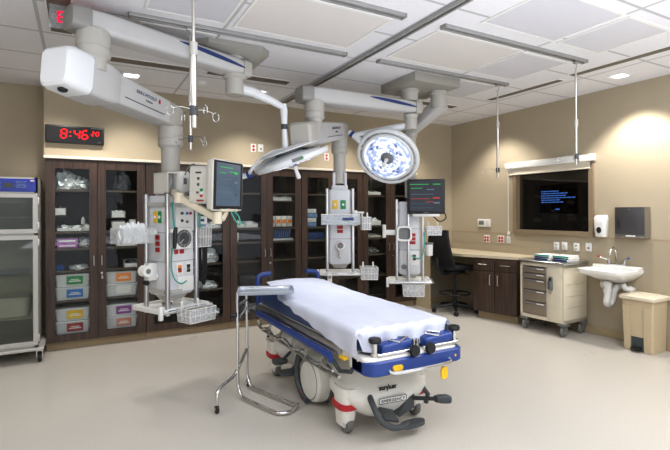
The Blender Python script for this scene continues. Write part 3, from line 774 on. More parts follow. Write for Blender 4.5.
def console(root, cx, cy, zt, zb, yaw, w=.27, d=.25, rails=True):
    """service tower; local X = right across the front face, -Y = front"""
    T = inv(root) @ Matrix.Translation((cx, cy, 0)) @ rot_z(yaw)
    b = MB(T)
    b.rings([[(x, y, z) for x, y in rrect(w * k, d * k, .035)] for z, k in ((zb, .9), (zb + .02, 1), (zt - .02, 1), (zt, .95))])
    o = b.build('console', 'consolew', root)
    for z in (zb + (zt - zb) * .34, zb + (zt - zb) * .63): b = MB(T); b.box((0, 0, z), (w + .003, d + .003, .004)); b.build('console_seam', 'mgrey', o, False)
    b = MB(T); b.rings([[(x, y, z) for x, y in rrect(w * k, d * k, .04)] for z, k in ((zb - .05, .55), (zb - .035, .62), (zb + .002, .82))]); b.build('console_foot', 'boomj', root)
    Tf = T @ facing((0, -d / 2, 0), (0, -1, 0)); Tl = T @ facing((-w / 2, 0, 0), (-1, 0, 0)); Tr = T @ facing((w / 2, 0, 0), (1, 0, 0))
    return T, Tf, Tl, Tr, o

def pole_rail(root, T, x, y, z0, z1):
    b = MB(T); b.rings([[(px + x, py + y, z) for px, py in rrect(.034, .034, .012, 3)] for z in (z0, z1)]); o = b.build('side_rail', 'alu', root)
    b = MB(T); b.box((x, y, z1 + .004), (.036, .036, .008), bev=.002); b.build('rail_cap', 'dgrey', o)
    return o

def shelf_frame(root, T, z, w, d, t=.018, y0=0, name='lower_shelf'):
    b = MB(T)
    for s in (-1, 1): b.box((0, y0 + s * d / 2, z), (w, .022, .04), bev=.005); b.box((s * w / 2, y0, z), (.022, d, .04), bev=.005)
    b.box((0, y0, z - .008), (w - .02, d - .02, .012)); o = b.build(name, 'white', root)
    b = MB(T)
    b.box((-w * .24, y0 - d / 2 - .012, z), (w * .34, .004, .018)); b.build('blue_strip', 'stripe', o, False)
    b = MB(T); b.box((w * .28, y0 - d / 2 - .012, z), (w * .22, .004, .018)); b.build('blue_strip', 'stripe', o, False)
    b = MB(T)
    b.tube([(-w/2 - .012, y0 - d/2 - .035, z), (w/2 + .012, y0 - d/2 - .035, z), (w/2 + .035, y0 - d/2, z), (w/2 + .035, y0 + d/2, z)], .009, 8)
    b.build('accessory_rail', 'alu', o)
    b = MB(T); b.box((-w/2 - .03, y0 - d/2 - .01, z), (.03, .03, .11), bev=.006); b.build('rail_clamp', 'white', o)
    return o

def wire_basket(name, label, loc, rz, w, d, h, mat='white', grp=None, solid=None):
    t = thing(name, label, 'basket', loc, rz, grp); b = MB(); r = .0035
    for z, k in ((h, 1), (h * .5, .97), (0, .94)): b.tube([(x * k, y * k, z) for x, y in ((-w/2, -d/2), (w/2, -d/2), (w/2, d/2), (-w/2, d/2))], r, 6, closed=True)
    b.build('wire_rim', mat, t)
    b = MB(); n = 5
    for i in range(n + 1):
        x = -w/2 + w * i / n
        for s in (-1, 1): b.tube([(x * .94, s * d/2 * .94, 0), (x, s * d/2, h)], r * .7, 5)
        b.tube([(x * .94, -d/2 * .94, 0), (x * .94, d/2 * .94, 0)], r * .7, 5)
    for i in range(1, 3):
        y = -d/2 + d * i / 3
        for s in (-1, 1): b.tube([(s * w/2 * .94, y * .94, 0), (s * w/2, y, h)], r * .7, 5)
    b.build('wire_mesh', mat, t)
    for s in (-1, 1): b = MB(); b.box((s * w * .3, d/2 + .004, h + .015), (.018, .012, .07), bev=.003); b.build('hook', mat, t)
    b = MB()
    e = .002
    for s in (-1, 1): b.box((0, s * d/2 * .97, h/2), (w * .95, e, h * .92)); b.box((s * w/2 * .97, 0, h/2), (e, d * .95, h * .92))
    b.box((0, 0, .004), (w * .93, d * .93, e)); b.build('clear_liner', 'acryl', t, False)
    return t

def monitor(name, label, ctr, n, w, h, d, case, scr, traces, cat='monitor'):
    """screen centred at ctr facing n"""
    n = Vector(n); t = thing(name, label, cat, ctr); F_ = facing((0, 0, 0), n)
    b = MB(F_); b.rings([[(x, y, z) for x, y in rrect(w * k, h * k, .02)] for z, k in ((-d, .88), (-d * .8, .95), (-.012, 1), (-.003, .99), (0, .975))]); b.build('casing', case, t)
    b = MB(F_); b.box((0, 0, .0005), (w * .955, h * .94, .003), bev=.001); b.build('bezel', 'black', t)
    b = MB(F_); b.box((0, .006, .002), (w * (.84 if case == 'black' else .80), h * .84, .002)); s = b.build('screen', scr, t, False)
    for x, y, ww, hh, m in traces: b = MB(F_); b.box((x * w, y * h + .008, .0035), (ww * w, hh * h, .0012)); b.build('readout', m, s, False)
    b = MB(F_); b.box((0, -h * .455, .0025), (.05, .006, .001)); b.build('brand_mark', 'mgrey', t, False)
    return t, F_

# ---- boom one (left)
PX1 = (1.136, 3.80, 2.672); AE1 = (.03, 3.40, 2.672)
b1 = thing('ceiling_boom', 'large white ceiling boom on the left with a sloping arm, lettering and equipment console', 'equipment boom', (1.136, 3.95, ZC))
b = W(b1)
oct_ = lambda s, c: [(s, -s + c), (s, s - c), (s - c, s), (-s + c, s), (-s, s - c), (-s, -s + c), (-s + c, -s), (s - c, -s)]
b.rings([[(1.115 + x, 4.0 + y, z) for x, y in oct_(s, .09)] for s, z in ((.315, ZC - .001), (.315, ZC - .045), (.30, ZC - .058), (.15, ZC - .135))]); b.build('ceiling_cover', 'boomc', b1)
b = W(b1); b.cyl((1.136, 3.84, 2.66), (1.136, 3.84, 2.82), .09, n=28); b.build('pivot_drum', 'boomj', b1)
horizontal_arm(b1, AE1, (1.17, 3.81, 2.645))
column(b1, .075, 3.40, 2.36, 2.615, .078)
LQ1 = (.63, 4.01, 2.235)
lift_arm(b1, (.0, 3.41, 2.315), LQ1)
column(b1, .655, 4.03, 1.66, 2.15, .075)
T, Tf, Tl, Tr, con = console(b1, .66, 4.05, 1.575, .765, R(27), .28, .26)
b = MB(Tf); b.box((.03, 1.385, .006), (.18, .19, .012), bev=.004); o = b.build('connector_panel', 'white', con)
for x, z, m in ((.0, 1.43, 'dgrey'), (.05, 1.43, 'blue'), (.085, 1.43, 'red'), (.0, 1.37, 'dgrey'), (.05, 1.36, 'mgrey')): b = MB(Tf); b.lathe([(.001, .022), (.011, .022), (.013, .01), (.001, .01)], (x, z, 0), 12); b.build('port', m, o)
b = MB(Tf); b.box((.04, .85, .004), (.16, .12, .008), bev=.003); b.build('blank_panel', 'white', con)
outlet_strip(b1, Tf, [(-.05, 1.12, .035, .04, 'red'), (.005, 1.12, .04, .04, 'red'), (-.02, .975, .065, .10, 'white'), (.065, .975, .055, .10, 'white')], 0, 'socket_plate', con)
for x, z, m in ((-.02, .995, 'orange'), (-.02, .96, 'red'), (.065, .995, 'black'), (.065, .955, 'black')): b = MB(Tf); b.box((x, z, .011), (.034, .024, .006), bev=.004); b.build('socket', m, con)
outlet_strip(b1, Tl, [(-.01, 1.40, .04, .095, 'yellow'), (.05, 1.40, .04, .095, 'green'), (.02, 1.235, .05, .035, 'red'), (.02, 1.185, .05, .035, 'red'), (.02, 1.135, .05, .035, 'red')], 0, 'outlet_plate', con)
b = MB(Tl); b.lathe([(.001, .02), (.03, .018), (.034, .004), (.001, .004)], (.0, .92, 0), 18); b.build('data_dial', 'white', con)
for x, y in ((-.165, .10), (-.155, -.165), (.165, -.115), (.15, .15)): pole_rail(b1, T, x, y, .62, 1.585)
for z in (.80, 1.50):
    for c_, d_ in (((-.15, -.02, z), (.02, .2, .03)), ((.15, .01, z), (.02, .22, .03)), ((-.08, -.14, z), (.15, .02, .025))): b = MB(T); b.box(c_, d_); b.build('rail_bracket', 'boomj', b1)
shelf_frame(b1, T, .66, .44, .40)
# bracket block under the column
b = MB(T); b.box((0, .0, 1.62), (.20, .16, .12), bev=.015); b.build('column_mount', 'boom', b1)
b = MB(T); b.span((-.16, -.16, 1.585), (.02, -.08, 1.595)); b.span((-.15, -.16, 1.59), (-.14, .02, 1.76)); b.span((-.15, -.16, 1.75), (-.06, .02, 1.76)); b.span((-.15, .01, 1.59), (-.06, .02, 1.76)); b.build('side_bracket', 'offwhite', b1, False)

# devices held by console one
def device(name, label, cat, root_loc): return thing(name, label, cat, root_loc)
dv = thing('device_charger', 'pale grey twin device box with grey cables on top of the left console', 'device', (.765, 3.93, 1.60), R(27))
b = MB(); b.box((-.055, 0, .085), (.085, .10, .17), bev=.008); b.box((.05, 0, .08), (.11, .10, .155), bev=.008); b.build('housing', 'white', dv)
b = MB(); b.tube([(-.06, -.055, .14), (-.05, -.09, .20), (0, -.095, .23), (.035, -.07, .17), (.02, -.07, .06), (-.05, -.08, .0), (-.10, -.06, -.02)], .005, 8, sm=5); b.build('cable', 'mgrey', dv)
b = MB(); b.tube([(.06, -.055, .15), (.04, -.08, .10), (-.02, -.10, .03), (-.08, -.09, -.02)], .005, 8, sm=5); b.build('cable', 'mgrey', dv)
b = MB(); b.cyl((.08, -.02, .155), (.07, -.03, .23), .012, .004); b.build('probe', 'bluewrap', dv)
b = MB()
b.box((-.055, -.052, .09), (.03, .004, .05)); b.build('front_label', 'mgrey', dv, False)

def gauge(name, label, loc, rz, s=.13):
    t = thing(name, label, 'gauge', loc, rz); b = MB(); b.box((0, -.02, 0), (s, .04, s * 1.05), bev=.012); b.build('casing', 'white', t)
    b = MB(); b.lathe([(.001, -.043), (s * .43, -.043), (s * .45, -.038), (.001, -.038)], (0, 0, 0), 32, 'Y'); d_ = b.build('dial', 'dgrey', t)
    b = MB()
    for k in range(24):
        a = 2 * PI * k / 24; r0, r1 = s * .30, s * (.40 if k % 3 else .42)
        if -1.9 < a - PI * 1.5 + 0 < -0: pass
        b.tube([(r0 * math.cos(a), -.0445, r0 * math.sin(a)), (r1 * math.cos(a), -.0445, r1 * math.sin(a))], .0014, 5)
    b.build('dial_marks', 'paper', d_, False)
    b = MB(); b.tube([(0, -.046, 0), (-.25 * s, -.046, -.22 * s)], .0022, 5); b.build('pointer', 'paper', t)
    b = MB(); b.lathe([(.001, -.05), (.008, -.05), (.008, -.044), (.001, -.044)], (0, 0, 0), 10, 'Y'); b.build('pointer_hub', 'black', t)
    return t
def on(T, root, x, y, z):
    return (Matrix.Translation(root.location) @ T) @ Vector((x, y, z))
gauge('pressure_gauge', 'square white gauge with black dial on the front of the left console', on(T, b1, -.005, -.135, 1.225), R(27), .165)
# otoscope-like handset and teal tubing
hs = thing('handset', 'black handset hanging on the corner rail of the left console', 'handset', on(T, b1, -.115, -.20, 1.20), R(27))
b = MB(); b.tube([(0, 0, -.05), (0, -.004, .0), (0, -.01, .09), (.005, -.015, .12)], .016, 10, rad=[.012, .017, .018, .012]); b.build('grip', 'black', hs)
b = MB(); b.box((0, .012, .09), (.05, .03, .03), bev=.005); b.build('cradle', 'white', hs)
def hose(pts, r, mat, label, name='tubing'):
    b = MB(); b.tube(pts, r, 8, sm=6); return tag(b.build(name, mat), label, 'tube')
hose([on(T, b1, *p) for p in ((-.10, -.155, 1.52), (-.10, -.165, 1.40), (-.085, -.165, 1.30))], .007, 'teal', 'teal tubing hanging at the top front of the left console')
hose([on(T, b1, *p) for p in ((-.10, -.15, 1.15), (-.115, -.16, 1.0), (-.09, -.17, .90), (-.03, -.17, .86), (.03, -.16, .875))], .0055, 'teal', 'teal tubing looping below the dial gauge on the left console')
hose([on(T, b1, *p) for p in ((.17, -.16, 1.44), (.165, -.16, 1.36), (.17, -.16, 1.30))], .009, 'teal', 'short teal tubing behind the left monitor arm')
# clear bag bin on the left
bb = thing('clear_bin', 'clear plastic bin full of white bags hanging left of the left console', 'bin', on(T, b1, -.36, -.02, 1.20), R(27))
b = MB(); w_, d_, h_ = .26, .17, .12
for s_ in (-1, 1): b.box((0, s_ * d_/2, h_/2), (w_, .004, h_)); b.box((s_ * w_/2, 0, h_/2), (.004, d_, h_))
b.box((0, 0, 0), (w_, d_, .004)); b.build('bin_wall', 'acryl', bb, False)
b = MB(); b.box((w_/2 + .035, 0, .08), (.075, .05, .04), bev=.006); b.build('hook_bracket', 'white', bb)
for k in range(5):
    p = on(T, b1, -.36 - .085 + .042 * k, -.02, 1.205); b = MB(); b.blob(p, (.08, .15, .205 - .012 * abs(k - 2)), 60 + k, .16, 3)
    tag(b.build('plastic_bag', 'wrap', ang=25), 'white plastic bag stuffed in the clear bin on the left console', 'bag', 'white bags in the clear bin')
# paper roll dispenser, lower left
pr = thing('tape_dispenser', 'white roll dispenser on the lower left rail of the left console', 'dispenser', on(T, b1, -.20, .03, .96), R(27))
b = MB(); b.box((.02, -.01, 0), (.085, .07, .14), bev=.012); b.build('housing', 'white', pr)
b = MB(); b.lathe([(.02, -.045), (.045, -.045), (.045, .03), (.02, .03)], (-.03, -.01, .01), 24, 'Y'); b.build('roll', 'paper', pr)
b = MB(); b.lathe([(.001, -.046), (.021, -.046), (.021, .0), (.001, .0)], (-.03, -.01, .01), 16, 'Y'); b.build('roll_core', 'mgrey', pr)
b = MB(); b.lathe([(.001, -.03), (.02, -.03), (.02, .01), (.001, .01)], (-.03, -.01, -.085), 12, 'Y'); b.build('knob', 'black', pr)
# right hand devices
wb = wire_basket('wire_basket', 'narrow white wire basket on the right rail of the left console', on(T, b1, .255, -.06, 1.14), R(27), .15, .12, .17)
cl = thing('rail_clamp', 'white clamp block above the narrow wire basket, left console', 'clamp', on(T, b1, .20, -.09, 1.37), R(27))
b = MB(); b.box((.02, 0, 0), (.13, .06, .07), bev=.01); b.build('block', 'white', cl); b = MB(); b.box((.02, -.032, 0), (.05, .006, .02)); b.build('clamp_label', 'stripe', cl); b = MB(); b.cyl((.09, 0, 0), (.13, 0, 0), .016); b.build('clamp_knob', 'dgrey', cl)
hg = thing('handle_grip', 'pale blue and white device head right of the left console below its monitor', 'device', on(T, b1, .33, .05, 1.30), R(27))
b = MB(); b.rings([[(x, y, z) for x, y in rrect(.11 * k, .09 * k, .02)] for z, k in ((-.12, .55), (-.06, .9), (.05, 1), (.07, .9))]); b.build('body', 'bluewrap', hg); b = MB(); b.box((.075, 0, .02), (.05, .03, .03), bev=.006); b.build('side_lug', 'white', hg)
def coil_pts(a, bot, c, n=40):
    return [a, (a[0], a[1], (a[2]+bot[2])/2), bot, (c[0], c[1], (c[2]+bot[2])/2), c]
for k, lab in enumerate(('leftmost black cord looping down at the right of the left console', 'middle black cord looping down at the right of the left console', 'rightmost black cord looping down at the right of the left console')):
    p = [on(T, b1, x + .045 + .035 * k, -.02 + .02 * k, z) for x, z in ((.20, 1.22), (.21, 1.0), (.225, .92 - .05 * k), (.25, .90 - .05 * k), (.27, .95), (.275, 1.22))]
    b = MB(); b.tube(p, .009, 8, sm=6); tag(b.build('coiled_cord', 'black'), lab, 'cord')
wire_basket('wire_basket', 'wide white wire basket hanging from the lower shelf of the left console', on(T, b1, .01, -.31, .575), R(24), .25, .17, .105)
# loose items on the lower shelf
for k, (x, y, m, d_) in enumerate(((-.12, -.05, 'white', (.10, .08, .03)), (.0, .06, 'steel', (.08, .08, .035)), (.10, -.08, 'wrap', (.12, .1, .04)), (.14, .09, 'paper', (.09, .09, .04)))):
    p = on(T, b1, x, y, .645); nm, lab, ct = (('packet', 'white packet lying on the left of the lower shelf, left console', 'packet'), ('metal_dish', 'small steel dish on the lower shelf of the left console', 'dish'), ('supply_bag', 'small crinkled bag on the lower shelf of the left console', 'bag'), ('packet', 'white packet at the back right of the lower shelf, left console', 'packet'))[k]
    b = MB()
    if nm == 'metal_dish': b.lathe([(.001, 0), (.035, 0), (.045, .03), (.042, .03), (.033, .004), (.001, .004)], p)
    elif m == 'wrap': b.blob(p, d_, 91, .25, 2)
    else: b.box(p + Vector((0, 0, d_[2]/2 - .002)), d_, bev=.006)
    tag(b.build(nm, m), lab, ct)

# monitor of console one on its link arm
n1 = Vector((.648, -.761, -.03))
tr1 = [(-.08, .33, .42, .012, 'trg'), (.12, .25, .22, .010, 'trg'), (-.2, .22, .2, .010, 'trg'), (.24, .24, .12, .035, 'trg'), (-.1, .1, .40, .006, 'trw'), (-.12, -.02, .36, .005, 'trb'), (.24, .05, .09, .03, 'trw'), (-.1, -.15, .42, .005, 'trw'), (.24, -.2, .10, .025, 'trb'), (-.1, -.3, .36, .005, 'trb')]
m1, F1 = monitor('patient_monitor', 'large angled patient monitor on the beige link arm of the left console', (1.0, 3.526, 1.642), n1, .405, .39, .07, 'offwhite', 'screen', tr1)
b = MB(F1); b.rings([[(x - .03, y, z) for x, y in rrect(.26 * k, .29 * k, .03)] for z, k in ((-.25, .9), (-.24, 1), (-.07, 1))]); b.build('module_rack', 'offwhite', m1)
T_ = F1 @ facing((-.16, 0, -.16), (-1, 0, 0), (0, 1, 0))
for x, z, w_, h_, m in ((-.0, .09, .05, .012, 'dgrey'), (-.0, .045, .02, .02, 'dgrey'), (-.0, .0, .02, .02, 'dgrey'), (.03, -.04, .025, .02, 'green'), (.03, -.065, .025, .016, 'white'), (.03, -.085, .025, .016, 'red'), (-.005, -.06, .02, .015, 'dgrey'), (.02, -.12, .06, .012, 'crimson')):
    b = MB(T_); b.box((x, z, .0), (w_, h_, .008), bev=.001); b.build('module_button', m, m1)
def wpt(px, m): return Vector(px) - m.location
b = MB(); b.rings([[wpt((.675 + .22 * t_, 3.725 - .235 * t_, 1.55 - .155 * t_), m1) + Vector((.72 * y, .69 * y, z)) for y, z in rrect(.055, .06, .012)] for t_ in (0, .5, 1)]); b.build('link_arm', 'cream', m1)
b = MB()
b.cyl(wpt((.67, 3.73, 1.51), m1), wpt((.67, 3.73, 1.59), m1), .04); b.cyl(wpt((.67, 3.73, 1.55), m1), wpt((.66, 3.90, 1.60), m1), .03); b.build('arm_knuckle', 'cream', m1)
b = MB(); b.cyl(wpt((.90, 3.485, 1.35), m1), wpt((.90, 3.485, 1.44), m1), .036); b.build('arm_knuckle', 'cream', m1)
b = MB(); b.tube([wpt((.90, 3.485, 1.385), m1), wpt((.95, 3.52, 1.39), m1), wpt((.98, 3.55, 1.44), m1)], .026, 8); b.build('tilt_mount', 'cream', m1)
b = MB(F1); b.box((.0, -.19, -.03), (.22, .02, .10), bev=.004); b.build('support_tray', 'cream', m1)
hose([(1.02, 3.53, 1.44), (1.04, 3.50, 1.38), (1.08, 3.50, 1.34), (1.07, 3.49, 1.40), (1.04, 3.52, 1.445)], .006, 'teal', 'loose teal lead hanging below the left monitor', 'monitor_lead')

# ---- boom two (middle)
b2 = thing('ceiling_boom', 'white ceiling boom in the middle whose console faces the camera behind the bed', 'equipment boom', (3.2, 3.92, ZC))
b = W(b2); b.rings([[(3.2 + x, 3.92 + y, z) for x, y in rrect(.6 * k, .6 * k, .01, 2)] for z, k in ((ZC - .001, 1), (ZC - .085, 1), (ZC - .09, .99))]); b.build('ceiling_cover', 'boomc', b2)
b = W(b2); b.lathe([(.001, 2.75), (.10, 2.75), (.10, 2.72), (.09, 2.715), (.09, 2.62), (.001, 2.62)], (3.10, 3.96, 0), 28); b.build('pivot_drum', 'boomj', b2)
horizontal_arm(b2, (1.90, 3.955, 2.545), (3.13, 3.965, 2.555))
column(b2, 1.95, 3.945, 2.22, 2.49, .072)
lift_arm(b2, (1.87, 3.93, 2.17), (2.56, 4.57, 2.36), short=True)
column(b2, 2.585, 4.59, 1.76, 2.275, .07)
T2, Tf, Tl, Tr, con2 = console(b2, 2.60, 4.62, 1.69, .85, R(-27), .25, .22)
outlet_strip(b2, Tf, [(-.055, 1.52, .06, .10, 'yellow'), (.035, 1.52, .06, .10, 'green')], 0, 'gas_plate', con2)
outlet_strip(b2, Tf, [(-.0, 1.31, .065, .035, 'red'), (.0, 1.265, .065, .035, 'red'), (0, 1.22, .065, .035, 'red')], 0, 'power_plate', con2)
sr = thing('suction_regulator', 'round white regulator with dial on the front of the middle console', 'regulator', on(T2, b2, .0, -.115, 1.03), R(-27))
b = MB(); b.lathe([(.001, -.05), (.045, -.048), (.052, -.03), (.052, 0), (.001, 0)], (0, 0, .03), 26, 'Y'); b.build('body', 'white', sr)
b = MB(); b.lathe([(.001, -.054), (.034, -.053), (.036, -.046), (.001, -.046)], (0, 0, .035), 22, 'Y'); b.build('dial', 'mgrey', sr)
b = MB(); b.box((.0, -.056, .045), (.03, .003, .006)); b.build('dial_pointer', 'red', sr)
b = MB(); b.cyl((0, -.03, -.02), (0, -.03, -.085), .022, .014); b.ball((0, -.03, -.09), .02); b.build('knob', 'offwhite', sr)
for x in (-.145, .145): pole_rail(b2, T2, x, -.10, .74, 1.70)
for z in (.90, 1.62): b = MB(T2); b.box((0, -.06, z), (.30, .03, .03)); b.build('rail_bracket', 'boomj', b2)
shelf_frame(b2, T2, .745, .44, .30)
b = MB(T2); b.box((-.065, -.03, 1.80), (.03, .14, .16), bev=.004); b.box((.065, -.03, 1.80), (.03, .14, .16), bev=.004); b.box((0, -.02, 1.87), (.16, .12, .03), bev=.004); b.box((0, -.02, 1.715), (.18, .14, .05), bev=.004); b.build('column_mount', 'consolew', b2)
ty = thing('instrument_tray', 'clear shallow tray with blue label across the front of the middle console', 'tray', on(T2, b2, .0, -.21, 1.30), R(-27))
b = MB(); w_, d_, h_ = .42, .16, .11
for s_ in (-1, 1): b.box((0, s_ * d_/2, h_/2), (w_, .005, h_)); b.box((s_ * w_/2, 0, h_/2), (.005, d_, h_))
b.box((0, 0, .0), (w_, d_, .006)); b.build('tray_wall', 'clear', ty, False)
b = MB(); b.tube([(-w_/2, -d_/2, h_), (w_/2, -d_/2, h_), (w_/2, d_/2, h_), (-w_/2, d_/2, h_)], .006, 6, closed=True); b.build('tray_rim', 'white', ty)
b = MB(); b.box((.08, -d_/2 - .004, .06), (.12, .003, .03)); b.build('label_card', 'stripe', ty, False)
b = MB(); b.box((0, .0, .03), (.3, .1, .05), bev=.01); tag(b.build('tray_insert', 'white', ty))
cc = thing('rail_clamp', 'white upright clamp on the right rail of the middle console', 'clamp', on(T2, b2, .165, -.17, 1.37), R(-27))
b = MB(); b.box((0, 0, 0), (.05, .05, .17), bev=.008); b.build('block', 'white', cc); b = MB(); b.cyl((.02, 0, .06), (.1, 0, .06), .01); b.build('clamp_arm', 'white', cc)
wire_basket('wire_basket', 'small white wire basket on the right side of the middle console', on(T2, b2, .285, -.16, 1.24), R(-20), .10, .11, .14)
wire_basket('wire_basket', 'white wire basket hanging off the bottom shelf of the middle console', on(T2, b2, .32, -.14, .69), R(-27), .19, .18, .13)
hb = thing('rail_clamp', 'white bracket hanging from the bottom rail of the middle console', 'clamp', on(T2, b2, -.12, -.195, .70), R(-27))
b = MB(); b.box((0, 0, -.01), (.05, .04, .13), bev=.008); b.build('block', 'white', hb); b = MB(); b.box((0, -.022, .02), (.03, .005, .03)); b.build('clamp_plate', 'mgrey', hb)

# ---- boom three (right, under the square cover)
b3 = thing('ceiling_boom', 'white ceiling boom on the right carrying the rightmost console beside the chair', 'equipment boom', (3.42, 3.95, ZC - .085))
b = W(b3); b.lathe([(.001, 2.742), (.095, 2.742), (.095, 2.715), (.085, 2.71), (.085, 2.56), (.001, 2.56)], (3.42, 3.87, 0), 26); b.build('pivot_drum', 'boomj', b3)
b = W(b3); F_, L_ = arm_mesh(b, (3.44, 3.84, 2.62), (3.385, 4.34, 2.36), .17, .15, .12, .10, .03); b.build('drop_arm', 'boom', b3)
b = W(b3); b.lathe([(.001, 2.46), (.085, 2.46), (.085, 2.32), (.07, 2.30), (.07, 2.05), (.082, 2.04), (.082, 2.0), (.07, 1.99), (.06, 1.60), (.001, 1.60)], (3.39, 4.33, 0), 26); b.build('joint_column', 'boomj', b3)
T3, Tf, Tl, Tr, con3 = console(b3, 3.395, 4.36, 1.555, .71, R(-34), .25, .22)
outlet_strip(b3, Tf, [(.03, 1.17, .07, .035, 'red'), (.03, 1.125, .07, .035, 'red'), (.03, 1.08, .07, .035, 'red')], 0, 'power_plate', con3)
b = MB(Tf); b.box((.02, .90, .004), (.17, .16, .008), bev=.003); o = b.build('socket_panel', 'white', con3)
for x, z, m in ((-.02, .93, 'dgrey'), (.05, .93, 'dgrey'), (.05, .89, 'dgrey'), (-.02, .89, 'red')): b = MB(Tf); b.box((x, z, .011), (.035, .026, .006), bev=.004); b.build('socket', m, o)
b = MB(Tf); b.lathe([(.001, .02), (.028, .018), (.03, .004), (.001, .004)], (-.07, .80, 0), 18); b.build('data_dial', 'mgrey', con3)
for x in (-.15, .15): pole_rail(b3, T3, x, -.10, .60, 1.58)
pole_rail(b3, T3, -.02, -.17, .60, 1.50)
for z in (.77, 1.48): b = MB(T3); b.box((0, -.08, z), (.31, .03, .03)); b.box((-.02, -.13, z), (.03, .09, .03)); b.build('rail_bracket', 'boomj', b3)
shelf_frame(b3, T3, .63, .46, .34)
mc = thing('rail_clamp', 'white jointed clamp arm reaching left from the rightmost console', 'clamp', on(T3, b3, -.235, -.15, 1.20), R(-34))
b = MB(); b.box((0, 0, 0), (.15, .05, .06), bev=.012); b.build('block', 'white', mc); b = MB(); b.cyl((-.06, 0, -.06), (-.06, 0, .09), .022); b.build('clamp_post', 'white', mc)
mf = thing('mirror_frame', 'square white framed holder on the front left of the rightmost console', 'holder', on(T3, b3, -.07, -.24, 1.19), R(-34))
b = MB(); b.rings([[(x, -.02, z) for x, z in rrect(.17, .17, .04)], [(x, .03, z) for x, z in rrect(.17, .17, .04)], [(x, .03, z) for x, z in rrect(.13, .13, .03)], [(x, -.02, z) for x, z in rrect(.13, .13, .03)], [(x, -.02, z) for x, z in rrect(.17, .17, .04)]], cap=False); b.build('frame', 'white', mf)
b = MB(); b.box((0, .025, 0), (.13, .006, .13)); b.build('back_panel', 'mgrey', mf, False)
b = MB(); b.cyl((.0, .03, 0), (.03, .10, 0), .012); b.build('bracket', 'white', mf)
wire_basket('wire_basket', 'white wire basket on the right rail of the rightmost console', on(T3, b3, .27, -.13, 1.17), R(-34), .17, .13, .10)
wire_basket('wire_basket', 'white wire basket hanging below the shelf of the rightmost console', on(T3, b3, .03, -.22, .49), R(-34), .24, .17, .13)
hose([on(T3, b3, *p) for p in ((.02, -.125, .93), (.09, -.16, .90), (.14, -.17, .95), (.16, -.16, 1.08), (.16, -.14, 1.2))], .007, 'teal', 'teal tubing on the front of the rightmost console')
hd = thing('suction_canister', 'small white canister on the lower right rail of the rightmost console', 'canister', on(T3, b3, .22, -.10, .93), R(-34))
b = MB(); b.lathe([(.001, 0), (.04, 0), (.045, .13), (.001, .13)]); b.build('cup', 'white', hd); b = MB(); b.lathe([(.001, .13), (.05, .13), (.05, .15), (.001, .155)]); b.build('lid', 'mgrey', hd)
n3 = Vector((-.62, -.78, -.02))
tr3 = [(-.18, .33, .5, 0.013, 'trg'), (.28, .33, .2, 0.018, 'trg'), (-.25, .22, .3, 0.012, 'trg'), (.12, .18, .2, 0.018, 'trw'), (-.1, .05, .6, 0.008, 'trw'), (-.15, -.08, .5, 0.010, 'trr'), (.27, -.06, .18, 0.030, 'trr'), (.1, -.17, .2, 0.012, 'trr'), (-.15, -.22, .5, 0.008, 'trb'), (.28, -.2, .16, 0.030, 'trw'), (-.1, -.34, .6, 0.007, 'trb')]
m3, F3 = monitor('patient_monitor', 'wide dark patient monitor facing the camera on the rightmost console', (3.40, 4.06, 1.607), n3, .42, .395, .06, 'black', 'screend', tr3)
b = MB(F3); b.box((0, -.21, -.05), (.30, .03, .14), bev=.006); b.build('support_tray', 'white', m3)
b = MB(F3); b.box((-.05, -.22, .02), (.18, .012, .04), bev=.003); b.build('tray_lip', 'offwhite', m3)
b = MB(); b.tube([Vector(F3 @ Vector((0, 0, -.05))), Vector(F3 @ Vector((0, -.05, -.14))), wpt(on(T3, b3, 0, -.13, 1.53), m3)], .028, 8); b.build('mount_arm', 'boomj', m3)
hose([F3 @ Vector((.08, -.22, -.02)) + m3.location, F3 @ Vector((.15, -.28, -.0)) + m3.location, F3 @ Vector((.22, -.24, -.02)) + m3.location, F3 @ Vector((.2, -.17, -.07)) + m3.location], .007, 'black', 'black lead looping under the right monitor', 'monitor_lead')

